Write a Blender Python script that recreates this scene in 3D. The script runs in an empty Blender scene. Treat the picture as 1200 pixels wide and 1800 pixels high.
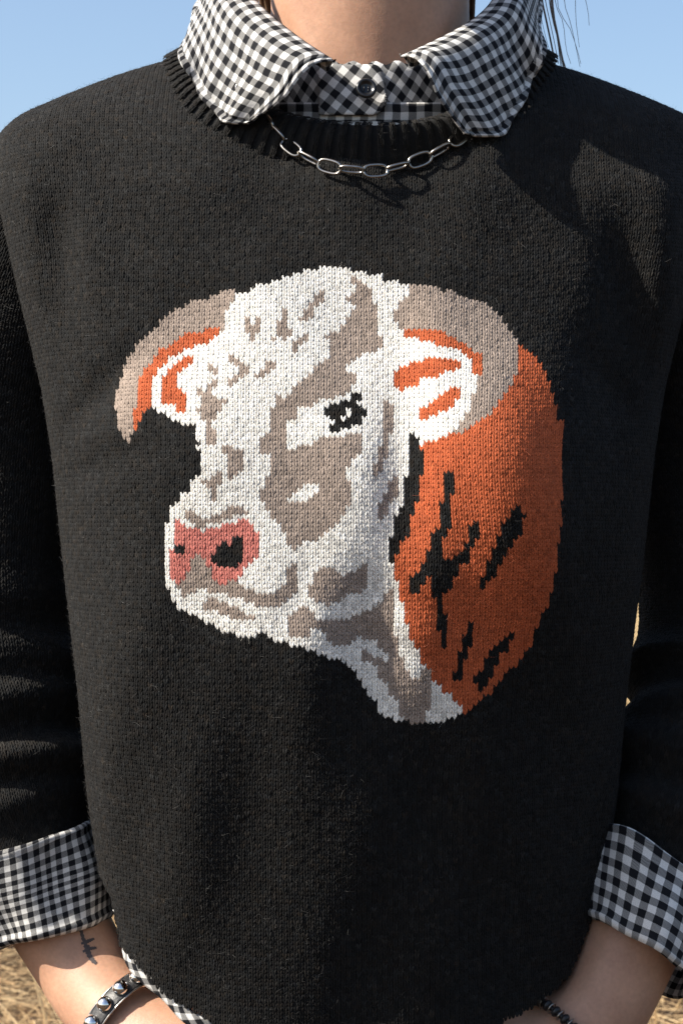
import bpy, bmesh, math, random
import numpy as np
from mathutils import Vector, Matrix
from mathutils.bvhtree import BVHTree

rng = np.random.default_rng(7)
random.seed(7)
scene = bpy.context.scene
COL = scene.collection

# ------------------------------------------------------------------ camera
FPX, CY, CZ = 3934.0, -1.30, 1.12          # focal length in photo pixels, camera y, camera height
cam_d = bpy.data.cameras.new('camera')
cam = bpy.data.objects.new('camera', cam_d); COL.objects.link(cam)
cam.location = (0, CY, CZ); cam.rotation_euler = (math.radians(90), 0, 0)
cam_d.sensor_fit = 'VERTICAL'; cam_d.sensor_height = 36.0
cam_d.lens = 36.0 * FPX / 1800.0
cam_d.clip_start = 0.05; cam_d.clip_end = 3000
cam_d.dof.use_dof = True; cam_d.dof.focus_distance = 1.20; cam_d.dof.aperture_fstop = 32
scene.camera = cam

# ------------------------------------------------------------------ light
SUN = Vector((1.0, 0.28, -0.92)).normalized()      # direction the sunlight travels
to_sun = -SUN
world = bpy.data.worlds.new('World'); scene.world = world; world.use_nodes = True
wn = world.node_tree; wn.nodes.clear()
sky = wn.nodes.new('ShaderNodeTexSky'); sky.sky_type = 'NISHITA'; sky.sun_disc = False
sky.sun_elevation = math.asin(to_sun.z); sky.sun_rotation = math.atan2(to_sun.x, to_sun.y)
sky.air_density = 1.0; sky.dust_density = 2.4; sky.ozone_density = 1.6; sky.altitude = 300
bg = wn.nodes.new('ShaderNodeBackground'); bg.inputs['Strength'].default_value = 0.110
wo = wn.nodes.new('ShaderNodeOutputWorld')
wn.links.new(sky.outputs[0], bg.inputs[0]); wn.links.new(bg.outputs[0], wo.inputs[0])
sun_d = bpy.data.lights.new('sun', 'SUN'); sun_d.energy = 5.0; sun_d.angle = math.radians(0.53)
sun_d.color = (1.0, 0.93, 0.82)
sun_o = bpy.data.objects.new('sun', sun_d); COL.objects.link(sun_o)
sun_o.rotation_euler = SUN.to_track_quat('-Z', 'Y').to_euler()
scene.view_settings.view_transform = 'Standard'
scene.view_settings.look = 'None'
scene.view_settings.exposure = 0.85
scene.view_settings.gamma = 1.0

# ------------------------------------------------------------------ helpers
def W(px, py, Y):
    """photo pixel + depth (metres along Y) -> world point"""
    k = (Y - CY) / FPX
    return np.array([(px - 600.0) * k, Y, CZ - (py - 900.0) * k])

def proj(P):
    k = FPX / (P[..., 1] - CY)
    return 600.0 + P[..., 0] * k, 900.0 - (P[..., 2] - CZ) * k

def tag(o, label=None, cat=None, group=None, kind=None):
    if label: o['label'] = label
    if cat: o['category'] = cat
    if group: o['group'] = group
    if kind: o['kind'] = kind
    return o

def empty(name, loc=(0, 0, 0)):
    o = bpy.data.objects.new(name, None); COL.objects.link(o); o.location = loc
    o.empty_display_size = 0.05
    return o

def np_mesh(name, V, faces, smooth=True, col=None, uv=None):
    """faces: (n,3|4) array or list of such arrays; col per vertex rgb; uv per vertex"""
    if isinstance(faces, np.ndarray): faces = [faces]
    faces = [f for f in faces if len(f)]
    loops = np.concatenate([f.ravel() for f in faces]).astype(np.int32)
    sizes = np.concatenate([np.full(len(f), f.shape[1], np.int32) for f in faces])
    starts = np.concatenate([[0], np.cumsum(sizes)[:-1]]).astype(np.int32)
    me = bpy.data.meshes.new(name)
    me.vertices.add(len(V)); me.vertices.foreach_set('co', np.ascontiguousarray(V, np.float32).ravel())
    me.loops.add(len(loops)); me.loops.foreach_set('vertex_index', loops)
    me.polygons.add(len(sizes)); me.polygons.foreach_set('loop_start', starts)
    me.polygons.foreach_set('loop_total', sizes)
    if smooth: me.polygons.foreach_set('use_smooth', np.ones(len(sizes), bool))
    me.update(calc_edges=True)
    if col is not None:
        a = me.attributes.new('col', 'FLOAT_COLOR', 'POINT')
        c = np.ones((len(V), 4), np.float32); c[:, :3] = col
        a.data.foreach_set('color', c.ravel())
    if uv is not None:
        l = me.uv_layers.new(name='UVMap')
        l.data.foreach_set('uv', np.ascontiguousarray(uv[loops], np.float32).ravel())
    me.validate(clean_customdata=False)
    return me

def obj(name, me, mat, parent=None):
    o = bpy.data.objects.new(name, me); COL.objects.link(o)
    if mat is not None: me.materials.append(mat)
    if parent is not None: o.parent = parent
    return o

def smooth1(a, k):
    if k < 2: return a
    w = np.hanning(k + 2)[1:-1]; w /= w.sum()
    p = np.concatenate([np.full(k, a[0]), a, np.full(k, a[-1])])
    return np.convolve(p, w, 'same')[k:-k]

def spline(pts, n, closed=False):
    """Catmull-Rom through pts, resampled to n points of equal arc length"""
    P = np.asarray(pts, float)
    if closed: Q = np.vstack([P[-1], P, P[0], P[1]])
    else: Q = np.vstack([2 * P[0] - P[1], P, 2 * P[-1] - P[-2]])
    out = []
    for i in range(1, len(Q) - 2):
        t = np.linspace(0, 1, 24, endpoint=False)[:, None]
        a, b, c, d = Q[i - 1], Q[i], Q[i + 1], Q[i + 2]
        out.append(0.5 * (2 * b + (c - a) * t + (2 * a - 5 * b + 4 * c - d) * t**2 + (3 * b - a - 3 * c + d) * t**3))
    out = np.vstack(out + [Q[-2][None]])
    dim = min(3, P.shape[1])
    s = np.concatenate([[0], np.cumsum(np.linalg.norm(np.diff(out[:, :dim], axis=0), axis=1))])
    t = np.linspace(0, s[-1], n + 1)[:-1] if closed else np.linspace(0, s[-1], n)
    return np.stack([np.interp(t, s, out[:, k]) for k in range(P.shape[1])], 1)

def grid_faces(nu, nv, closed_u=False, off=0):
    I = np.arange(nu if closed_u else nu - 1); J = np.arange(nv - 1)
    I, J = np.meshgrid(I, J, indexing='ij'); I = I.ravel(); J = J.ravel()
    I2 = (I + 1) % nu
    return np.stack([I * nv + J, I2 * nv + J, I2 * nv + J + 1, I * nv + J + 1], 1) + off

def normalize(a): return a / np.maximum(np.linalg.norm(a, axis=-1, keepdims=True), 1e-12)

def tube(path, radii, nseg=12, flat=None, up=(0, 1, 0), phi0=0.0):
    """path (n,3), radii (n,) or (n,2) -> grid (nseg,n,3); first radius runs along side, second along up"""
    P = np.asarray(path, float); n = len(P)
    R = np.asarray(radii, float)
    if R.ndim == 1: R = np.stack([R, R], 1)
    T = normalize(np.gradient(P, axis=0))
    U = np.zeros_like(P); u = np.asarray(up, float)
    for i in range(n):
        u = u - T[i] * np.dot(u, T[i]); u = u / np.linalg.norm(u); U[i] = u
    S = np.cross(T, U)
    ph = phi0 + np.linspace(0, 2 * np.pi, nseg, endpoint=False)
    return (P[None] + np.cos(ph)[:, None, None] * S[None] * R[None, :, :1] + np.sin(ph)[:, None, None] * U[None] * R[None, :, 1:])

def tube_vf(path, radii, nseg=12, up=(0, 1, 0), caps=True):
    G = tube(path, radii, nseg, up=up); n = G.shape[1]
    V = G.reshape(-1, 3); F = grid_faces(nseg, n, True)
    if caps:
        V = np.vstack([V, np.asarray(path[0], float)[None], np.asarray(path[-1], float)[None]])
        a = np.arange(nseg); b = (a + 1) % nseg; c0 = nseg * n; c1 = c0 + 1
        T3 = np.vstack([np.stack([b * n, a * n, np.full(nseg, c0)], 1),
                        np.stack([a * n + n - 1, b * n + n - 1, np.full(nseg, c1)], 1)])
        return V, [F, T3]
    return V, [F]

def ellipsoid(c, r, rot=None, nu=24, nv=14):
    th = np.linspace(0, np.pi, nv); ph = np.linspace(0, 2 * np.pi, nu, endpoint=False)
    PH, TH = np.meshgrid(ph, th, indexing='ij')
    P = np.stack([np.cos(PH) * np.sin(TH), np.sin(PH) * np.sin(TH), np.cos(TH)], -1) * np.asarray(r)
    if rot is not None: P = P @ np.array(Matrix.Rotation(rot[0], 3, rot[1]).transposed())
    return (P + np.asarray(c)).reshape(-1, 3), [grid_faces(nu, nv, True)]

def join(parts):
    Vs, Fs, o = [], [], 0
    for V, F in parts:
        Vs.append(V); Fs += [f + o for f in F]; o += len(V)
    return np.vstack(Vs), Fs

def remeshed(name, parts, voxel, smooth=6):
    """several closed shapes grown together into one continuous skin"""
    V, F = join(parts)
    me = np_mesh(name + '_tmp', V, F)
    bm = bmesh.new(); bm.from_mesh(me); bmesh.ops.remove_doubles(bm, verts=bm.verts, dist=1e-6)
    bmesh.ops.recalc_face_normals(bm, faces=bm.faces); bm.to_mesh(me); bm.free()
    o = bpy.data.objects.new(name + '_tmp', me); COL.objects.link(o)
    m = o.modifiers.new('r', 'REMESH'); m.mode = 'VOXEL'; m.voxel_size = voxel; m.use_smooth_shade = True
    s = o.modifiers.new('s', 'SMOOTH'); s.factor = 0.5; s.iterations = smooth
    dg = bpy.context.evaluated_depsgraph_get(); dg.update()
    out = bpy.data.meshes.new_from_object(o.evaluated_get(dg)); out.name = name
    bpy.data.objects.remove(o); bpy.data.meshes.remove(me)
    out.materials.clear()
    out.polygons.foreach_set('use_smooth', np.ones(len(out.polygons), bool))
    return out

# ------------------------------------------------------------------ materials
def new_mat(name):
    m = bpy.data.materials.new(name); m.use_nodes = True
    nt = m.node_tree; b = nt.nodes['Principled BSDF']
    return m, nt, b

def N(nt, t, **kw):
    n = nt.nodes.new(t)
    for k, v in kw.items(): setattr(n, k, v)
    return n

def noise(nt, scale, detail=3, coord='Object', rough=0.5, vec=None):
    n = N(nt, 'ShaderNodeTexNoise'); n.inputs['Scale'].default_value = scale
    n.inputs['Detail'].default_value = detail; n.inputs['Roughness'].default_value = rough
    if vec is None:
        tc = N(nt, 'ShaderNodeTexCoord'); vec = tc.outputs[coord]
    nt.links.new(vec, n.inputs['Vector'])
    return n

def maprange(nt, val, a, b, c, d):
    n = N(nt, 'ShaderNodeMapRange'); nt.links.new(val, n.inputs[0])
    for i, v in enumerate((a, b, c, d)): n.inputs[1 + i].default_value = v
    return n.outputs[0]

def mulcol(nt, col, fac):
    n = N(nt, 'ShaderNodeVectorMath', operation='SCALE'); nt.links.new(col, n.inputs[0]); nt.links.new(fac, n.inputs['Scale'])
    return n.outputs[0]

def bump(nt, b, h, strength, dist):
    n = N(nt, 'ShaderNodeBump'); n.inputs['Strength'].default_value = strength; n.inputs['Distance'].default_value = dist
    nt.links.new(h, n.inputs['Height']); nt.links.new(n.outputs[0], b.inputs['Normal'])

def yarn_mat():
    m, nt, b = new_mat('yarn')
    at = N(nt, 'ShaderNodeAttribute', attribute_name='col')
    n1 = noise(nt, 1400, 2)
    f = maprange(nt, n1.outputs[0], 0.3, 0.7, 0.68, 1.32)
    nt.links.new(mulcol(nt, at.outputs['Color'], f), b.inputs['Base Color'])
    b.inputs['Roughness'].default_value = 0.85
    b.inputs['Specular IOR Level'].default_value = 0.22
    b.inputs['Sheen Weight'].default_value = 0.035
    b.inputs['Sheen Roughness'].default_value = 0.4
    n2 = noise(nt, 2600, 2)
    bump(nt, b, n2.outputs[0], 0.6, 0.0004)
    return m
M_yarn = yarn_mat()

def fuzz_mat():
    m, nt, b = new_mat('fuzz_fibre')
    at = N(nt, 'ShaderNodeAttribute', attribute_name='col')
    nt.links.new(at.outputs['Color'], b.inputs['Base Color'])
    b.inputs['Roughness'].default_value = 0.6
    return m
M_fuzz = fuzz_mat()

def gingham_mat(name, period):
    m, nt, b = new_mat(name)
    uv = N(nt, 'ShaderNodeUVMap', uv_map='UVMap')
    wob = N(nt, 'ShaderNodeTexNoise'); wob.inputs['Scale'].default_value = 160; wob.inputs['Detail'].default_value = 1
    nt.links.new(uv.outputs[0], wob.inputs['Vector'])
    sub = N(nt, 'ShaderNodeVectorMath', operation='SUBTRACT'); nt.links.new(wob.outputs['Color'], sub.inputs[0]); sub.inputs[1].default_value = (.5, .5, .5)
    sc = N(nt, 'ShaderNodeVectorMath', operation='SCALE'); nt.links.new(sub.outputs[0], sc.inputs[0]); sc.inputs['Scale'].default_value = 0.0009
    ad = N(nt, 'ShaderNodeVectorMath', operation='ADD'); nt.links.new(uv.outputs[0], ad.inputs[0]); nt.links.new(sc.outputs[0], ad.inputs[1])
    sep = N(nt, 'ShaderNodeSeparateXYZ'); nt.links.new(ad.outputs[0], sep.inputs[0])
    def stripe(out):
        d = N(nt, 'ShaderNodeMath', operation='DIVIDE'); nt.links.new(out, d.inputs[0]); d.inputs[1].default_value = period
        p = N(nt, 'ShaderNodeMath', operation='PINGPONG'); nt.links.new(d.outputs[0], p.inputs[0]); p.inputs[1].default_value = 0.5
        return maprange(nt, p.outputs[0], 0.235, 0.265, 0.0, 1.0)
    a, c = stripe(sep.outputs[0]), stripe(sep.outputs[1])
    # threads: warp over weft in a fine twill, so mixed squares show dark and pale thread together
    tw = N(nt, 'ShaderNodeMath', operation='ADD'); nt.links.new(sep.outputs[0], tw.inputs[0]); nt.links.new(sep.outputs[1], tw.inputs[1])
    td = N(nt, 'ShaderNodeMath', operation='DIVIDE'); nt.links.new(tw.outputs[0], td.inputs[0]); td.inputs[1].default_value = 0.00075
    tp = N(nt, 'ShaderNodeMath', operation='PINGPONG'); nt.links.new(td.outputs[0], tp.inputs[0]); tp.inputs[1].default_value = 0.5
    tsel = maprange(nt, tp.outputs[0], 0.15, 0.35, 0.28, 0.72)
    mixv = N(nt, 'ShaderNodeMix', data_type='FLOAT'); nt.links.new(tsel, mixv.inputs['Factor'])
    nt.links.new(a, mixv.inputs['A']); nt.links.new(c, mixv.inputs['B'])
    pw = N(nt, 'ShaderNodeMath', operation='POWER'); nt.links.new(mixv.outputs['Result'], pw.inputs[0]); pw.inputs[1].default_value = 1.9   # dark thread shows through
    ramp = N(nt, 'ShaderNodeMix', data_type='RGBA'); nt.links.new(pw.outputs[0], ramp.inputs['Factor'])
    ramp.inputs['A'].default_value = (0.008, 0.0085, 0.011, 1); ramp.inputs['B'].default_value = (0.66, 0.645, 0.615, 1)
    fine = N(nt, 'ShaderNodeTexNoise'); fine.inputs['Scale'].default_value = 2200; fine.inputs['Detail'].default_value = 2
    nt.links.new(uv.outputs[0], fine.inputs['Vector'])
    f = maprange(nt, fine.outputs[0], 0.3, 0.7, 0.82, 1.12)
    nt.links.new(mulcol(nt, ramp.outputs['Result'], f), b.inputs['Base Color'])
    b.inputs['Roughness'].default_value = 0.88; b.inputs['Specular IOR Level'].default_value = 0.2
    nw = N(nt, 'ShaderNodeTexNoise'); nw.inputs['Scale'].default_value = 55; nw.inputs['Detail'].default_value = 4
    nt.links.new(uv.outputs[0], nw.inputs['Vector'])
    s2 = N(nt, 'ShaderNodeMath', operation='MULTIPLY_ADD'); nt.links.new(fine.outputs[0], s2.inputs[0]); s2.inputs[1].default_value = 0.10; nt.links.new(nw.outputs[0], s2.inputs[2])
    bump(nt, b, s2.outputs[0], 0.55, 0.0022)
    return m
M_ging = gingham_mat('gingham_cotton', 0.0088)

def skin_mat():
    m, nt, b = new_mat('skin')
    n1 = noise(nt, 38, 4); n2 = noise(nt, 420, 3)
    r = N(nt, 'ShaderNodeValToRGB'); nt.links.new(n1.outputs[0], r.inputs[0])
    r.color_ramp.elements[0].position = 0.3; r.color_ramp.elements[0].color = (0.40, 0.218, 0.140, 1)
    r.color_ramp.elements[1].position = 0.7; r.color_ramp.elements[1].color = (0.49, 0.28, 0.182, 1)
    f = maprange(nt, n2.outputs[0], 0.3, 0.75, 0.90, 1.06)
    nt.links.new(mulcol(nt, r.outputs[0], f), b.inputs['Base Color'])
    b.inputs['Roughness'].default_value = 0.5; b.inputs['Specular IOR Level'].default_value = 0.4
    b.inputs['Subsurface Weight'].default_value = 0.25
    b.inputs['Subsurface Radius'].default_value = (1.0, 0.35, 0.18); b.inputs['Subsurface Scale'].default_value = 0.006
    v = N(nt, 'ShaderNodeTexVoronoi'); v.inputs['Scale'].default_value = 900
    tc = N(nt, 'ShaderNodeTexCoord'); nt.links.new(tc.outputs['Object'], v.inputs['Vector'])
    a = N(nt, 'ShaderNodeMath', operation='MULTIPLY_ADD'); nt.links.new(v.outputs['Distance'], a.inputs[0]); a.inputs[1].default_value = 0.5
    nt.links.new(n2.outputs[0], a.inputs[2])
    bump(nt, b, a.outputs[0], 0.22, 0.0004)
    return m
M_skin = skin_mat()

def plain(name, col, rough=0.6, metal=0.0, nscale=60, var=0.25, bmp=0.2, bdist=0.001, spec=0.5):
    m, nt, b = new_mat(name)
    n1 = noise(nt, nscale, 4)
    rgb = N(nt, 'ShaderNodeRGB'); rgb.outputs[0].default_value = (*col, 1)
    f = maprange(nt, n1.outputs[0], 0.3, 0.7, 1 - var, 1 + var)
    nt.links.new(mulcol(nt, rgb.outputs[0], f), b.inputs['Base Color'])
    b.inputs['Roughness'].default_value = rough; b.inputs['Metallic'].default_value = metal
    b.inputs['Specular IOR Level'].default_value = spec
    bump(nt, b, n1.outputs[0], bmp, bdist)
    return m
M_silver = plain('silver', (0.36, 0.34, 0.31), 0.28, 1.0, 300, 0.12, 0.12, 0.0004)
M_stud = plain('polished_steel', (0.75, 0.74, 0.72), 0.10, 1.0, 200, 0.06, 0.04, 0.0003)
M_leather = plain('black_leather', (0.012, 0.011, 0.011), 0.45, 0.0, 500, 0.4, 0.4, 0.0006)
M_button = plain('black_button', (0.010, 0.010, 0.011), 0.28, 0.0, 200, 0.3, 0.05, 0.0003)
M_hair = plain('brown_hair', (0.12, 0.072, 0.040), 0.42, 0.0, 90, 0.5, 0.1, 0.001)
M_denim = plain('dark_denim', (0.007, 0.007, 0.009), 0.9, 0.0, 900, 0.4, 0.4, 0.0006)
M_boot = plain('boot_leather', (0.03, 0.022, 0.017), 0.5, 0.0, 150, 0.4, 0.3, 0.001)
M_ink = plain('tattoo_ink', (0.055, 0.042, 0.040), 0.55, 0.0, 600, 0.25, 0.1, 0.0003)
M_straw = None

# ------------------------------------------------------------------ setting: ground
def ground():
    m, nt, b = new_mat('field_soil')
    tc = N(nt, 'ShaderNodeTexCoord')
    n1 = noise(nt, 0.9, 6, vec=tc.outputs['Object']); n2 = noise(nt, 14, 8, vec=tc.outputs['Object'], rough=0.65)
    n3 = noise(nt, 70, 5, vec=tc.outputs['Object'])
    r = N(nt, 'ShaderNodeValToRGB'); nt.links.new(n2.outputs[0], r.inputs[0])
    r.color_ramp.elements[0].position = 0.36; r.color_ramp.elements[0].color = (0.035, 0.022, 0.014, 1)
    r.color_ramp.elements[1].position = 0.66; r.color_ramp.elements[1].color = (0.13, 0.082, 0.046, 1)
    # beyond a dozen metres the straw litter covers the soil
    sep = N(nt, 'ShaderNodeSeparateXYZ'); nt.links.new(tc.outputs['Object'], sep.inputs[0])
    far = maprange(nt, sep.outputs[1], 5.0, 13.0, 0.0, 1.0)
    r2 = N(nt, 'ShaderNodeValToRGB'); nt.links.new(n1.outputs[0], r2.inputs[0])
    r2.color_ramp.elements[0].position = 0.3; r2.color_ramp.elements[0].color = (0.33, 0.225, 0.105, 1)
    r2.color_ramp.elements[1].position = 0.7; r2.color_ramp.elements[1].color = (0.50, 0.365, 0.19, 1)
    mx = N(nt, 'ShaderNodeMix', data_type='RGBA'); nt.links.new(far, mx.inputs['Factor'])
    nt.links.new(r.outputs[0], mx.inputs['A']); nt.links.new(r2.outputs[0], mx.inputs['B'])
    f = maprange(nt, n3.outputs[0], 0.3, 0.7, 0.7, 1.3)
    nt.links.new(mulcol(nt, mx.outputs['Result'], f), b.inputs['Base Color'])
    b.inputs['Roughness'].default_value = 0.95; b.inputs['Specular IOR Level'].default_value = 0.1
    bump(nt, b, n2.outputs[0], 1.0, 0.05)
    near = np.linspace(-6, 6, 90)
    def axis(lo, hi, n, far):
        return np.concatenate([-np.geomspace(far, -lo + 2, 14), np.linspace(lo, hi, n), np.geomspace(hi + 2, far, 14)])
    xs = axis(-6, 6, 121, 1500); ys = axis(-4, 16, 201, 1500)
    X, Y = np.meshgrid(xs, ys, indexing='ij')
    Z = np.zeros_like(X)
    for k in range(26):
        a = rng.uniform(0, 2 * np.pi); fr = rng.uniform(3, 14)
        Z += 0.006 * np.sin(fr * (np.cos(a) * X + np.sin(a) * Y) + rng.uniform(0, 7)) * (4.0 / fr) ** 0.6
    Z *= np.exp(-((X / 7) ** 4 + ((Y - 6) / 11) ** 4)); Z -= 0.012
    V = np.stack([X, Y, Z], -1).reshape(-1, 3)
    o = obj('ground', np_mesh('ground', V, grid_faces(len(xs), len(ys))), m)
    tag(o, kind='structure')
ground()

def straw():
    m, nt, b = new_mat('dry_straw')
    at = N(nt, 'ShaderNodeAttribute', attribute_name='col')
    n1 = noise(nt, 120, 3); f = maprange(nt, n1.outputs[0], 0.3, 0.7, 0.75, 1.2)
    nt.links.new(mulcol(nt, at.outputs['Color'], f), b.inputs['Base Color'])
    b.inputs['Roughness'].default_value = 0.6; b.inputs['Specular IOR Level'].default_value = 0.3
    n = 34000
    y = np.where(rng.random(n) < .65, rng.uniform(2.6, 8.0, n), rng.uniform(1.0, 15.0, n)); x = rng.uniform(-1, 1, n) * (0.6 + 0.24 * (y + 1.3))
    dens = 0.5 + 0.5 * np.sin(2.1 * x + 1.3 * np.sin(1.7 * y)) * np.sin(1.3 * y + 0.8)
    dens = np.clip(0.28 + 0.5 * dens + 0.35 * (x > 0.3) + 0.04 * (y - 5), 0, 1)
    keep = rng.random(n) < dens; x, y = x[keep], y[keep]; n = len(x)
    L = rng.gamma(4, 0.035, n) + 0.03; az = rng.uniform(0, 2 * np.pi, n)
    stand = rng.random(n) < 0.16
    el = np.where(stand, rng.uniform(0.5, 1.4, n), rng.normal(0.06, 0.16, n))
    d = np.stack([np.cos(az) * np.cos(el), np.sin(az) * np.cos(el), np.sin(el)], -1)
    wv = np.where(rng.random(n) < 0.25, rng.uniform(.004, .009, n), rng.uniform(.0015, .004, n)) * 0.5
    base = np.stack([x, y, np.where(stand, -0.01, rng.gamma(2, 0.012, n))], -1)
    bend = rng.normal(0, 0.12, (n, 3)); bend[:, 2] -= 0.05
    ns, nr = 5, 4
    t = np.linspace(0, 1, ns)
    path = base[:, None] + d[:, None] * L[:, None, None] * t[None, :, None] + bend[:, None] * L[:, None, None] * (t**2)[None, :, None]
    path[..., 2] = np.maximum(path[..., 2], -0.002)
    S = normalize(np.cross(d, np.array([0.02, 0.01, 1.0]))); U = np.cross(S, d)
    V = []
    for k in range(nr):
        a = 2 * np.pi * k / nr
        V.append(path + (np.cos(a) * S + np.sin(a) * U * 0.6)[:, None] * (wv[:, None] * (1 - 0.5 * t)[None])[..., None])
    V = np.stack(V, 1)                       # n, nr, ns, 3
    f0 = grid_faces(nr, ns, True)
    F = (f0[None] + (np.arange(n) * nr * ns)[:, None, None]).reshape(-1, 4)
    c0 = np.array([0.70, 0.52, 0.29]); c1 = np.array([0.36, 0.21, 0.09])
    mixv = rng.beta(1.3, 1.8, n)[:, None]
    c = c0 * (1 - mixv) + c1 * mixv
    c = np.repeat(c, nr * ns, 0)
    o = obj('straw_litter', np_mesh('straw_litter', V.reshape(-1, 3), F, col=c), m)
    tag(o, 'dry golden straw and stalks littering the brown soil', 'straw', kind='stuff')
straw()

# ------------------------------------------------------------------ torso surface of the sweater
CX = 0.0066
_zn = np.array([.74, .82, .889, .922, .955, 1.02, 1.087, 1.153, 1.19, 1.25, 1.30, 1.325, 1.340, 1.351, 1.364, 1.377, 1.386, 1.392, 1.396])
_wn = np.array([.137, .138, .142, .147, .152, .158, .166, .173, .179, .194, .206, .2095, .2075, .197, .169, .137, .107, .07, .03])
_dn = np.array([.107, .107, .106, .1055, .105, .105, .105, .103, .102, .097, .088, .079, .072, .064, .052, .041, .033, .026, .02])
_cn = np.array([.0, .0, .0, .0, .0, .0, .0, .0, .001, .004, .009, .013, .016, .018, .020, .022, .022, .022, .022])
ZT = np.concatenate([np.linspace(.74, 1.32, 420), np.linspace(1.32, 1.3955, 420)[1:]])
def _tab(v):
    zz = np.linspace(.74, 1.396, 1400)
    t = np.interp(zz, _zn, v)
    t = smooth1(smooth1(t, 41), 15)
    return np.interp(ZT, zz, t)
WT, DT, CT = _tab(_wn), _tab(_dn), _tab(_cn)
WT = np.interp(ZT, _zn, _wn) * 0.35 + WT * 0.65
NTH = 1441
TH = np.linspace(-np.pi, np.pi, NTH)

def g(x, s): return np.exp(-0.5 * (x / s) ** 2)
def sgate(v, a, b):
    t = np.clip((v - a) / (b - a), 0, 1); return t * t * (3 - 2 * t)

def torso_table():
    n = 2.35
    sx = np.sign(np.sin(TH)) * np.abs(np.sin(TH)) ** (2 / n)
    cyv = np.sign(np.cos(TH)) * np.abs(np.cos(TH)) ** (2 / n)
    X = CX + WT[:, None] * sx[None]
    Y = CT[:, None] - DT[:, None] * cyv[None]
    Z = np.repeat(ZT[:, None], NTH, 1)
    front = sgate(np.cos(TH), -0.05, 0.55)[None]
    x = X - CX
    D = np.zeros_like(X)
    # bust: fuller above, fabric hanging from it below
    for xc, amp in ((-.090, .019), (.084, .034)):
        zc = 1.138
        sz = np.where(Z > zc, .052, .105 if xc < 0 else .072)
        D += amp * g(x - xc, .047) * g(Z - zc, sz)
    D += .008 * g(x + .01, .05) * g(Z - 1.11, .08)
    D += .006 * g(x, .13) * g(Z - 1.01, .075)
    # below the bust the fabric falls back to the hips and turns a little to one side
    D -= .10 * x * (1 - sgate(Z, .99, 1.13)) + .075 * np.log1p(np.exp((1.055 - Z) / .02)) * .02
    # belly
    D += .006 * g(x + .01, .08) * g(Z - .93, .06)
    # crease in front of each armhole
    def groove(x0, z0, x1, z1, amp, s, ext=.03):
        dx, dz = x1 - x0, z1 - z0; L = math.hypot(dx, dz)
        t = ((x - x0) * dx + (Z - z0) * dz) / L; n_ = (-(x - x0) * dz + (Z - z0) * dx) / L
        return amp * g(n_, s) * sgate(t, -ext, ext) * (1 - sgate(t, L - ext, L + ext))
    D -= groove(.146, 1.275, .158, 1.185, .010, .011)
    D += .009 * g(x - .172, .026) * g(Z - 1.262, .045)
    D += groove(.174, 1.305, .178, 1.20, .008, .013)
    D -= groove(-.168, 1.30, -.158, 1.235, .009, .009)
    D += groove(-.150, 1.29, -.143, 1.24, .003, .010)
    D -= groove(-.118, 1.205, -.158, 1.165, .006, .008)
    D -= groove(-.120, 1.150, -.160, 1.140, .0045, .007)
    D -= groove(.128, 1.205, .160, 1.165, .006, .008)
    D -= groove(.135, 1.19, .160, 1.12, .004, .009)
    # soft pulls and folds in the hanging fabric
    D -= groove(.026, 1.235, .024, 1.10, .0030, .009)
    D += groove(.046, 1.225, .047, 1.10, .0016, .008)
    D -= groove(.005, 1.085, .055, 1.06, .0026, .008)
    D -= groove(.000, 1.060, .050, 1.035, .0022, .007)
    D -= groove(-.022, 1.095, -.035, 1.060, .0022, .007)
    D -= groove(.060, 1.15, .045, 1.02, .0020, .010)
    D -= groove(.098, 1.18, .110, 1.13, .0022, .008)
    D += groove(-.10, 1.03, -.085, .90, .0012, .014)
    D -= groove(-.118, 1.02, -.105, .92, .0014, .012)
    r2 = np.random.default_rng(3)
    for k in range(14):
        a = r2.uniform(-.5, .5); fr = r2.uniform(55, 150)
        D += .0005 * np.sin(fr * (np.cos(a) * x + np.sin(a) * Z) + r2.uniform(0, 7)) * (90 / fr)
    fadetop = 1 - sgate(Z, 1.30, 1.36)
    Y = Y - D * front * np.maximum(fadetop, 0.0)
    return np.stack([X, Y, Z], -1)
TT = torso_table()                              # (nz, nth, 3)

DU, DV = 0.00285, 0.00230
def torso_grid():
    """knit columns run up the body at equal spacing round it; rows at equal spacing up each column"""
    k0 = NTH // 2
    seg = np.linalg.norm(np.diff(TT, axis=1), axis=2)
    cum = np.concatenate([np.zeros((len(ZT), 1)), np.cumsum(seg, 1)], 1); cum -= cum[:, k0:k0 + 1]
    nc = 116
    cols = np.arange(-nc, nc + 1) * DU
    C = np.full((len(cols), len(ZT), 3), np.nan)
    for j in range(len(ZT)):
        ok = (cols > cum[j, 0]) & (cols < cum[j, -1])
        for k in range(3): C[ok, j, k] = np.interp(cols[ok], cum[j], TT[j, :, k])
    jr = int(np.argmin(abs(ZT - 1.08)))
    nrow_dn, nrow_up = 140, 160
    rows = np.arange(-nrow_dn, nrow_up + 1) * DV
    G = np.full((len(cols), len(rows), 3), np.nan)
    for i in range(len(cols)):
        c = C[i]; good = ~np.isnan(c[:, 0]); last = np.argmin(good) if not good.all() else len(good)
        c = c[:last]
        s = np.concatenate([[0], np.cumsum(np.linalg.norm(np.diff(c, axis=0), axis=1))]); s -= s[jr]
        ok = (rows >= s[0]) & (rows <= s[-1])
        for k in range(3): G[i, ok, k] = np.interp(rows[ok], s, c[:, k])
    return G
TG = torso_grid()

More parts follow.
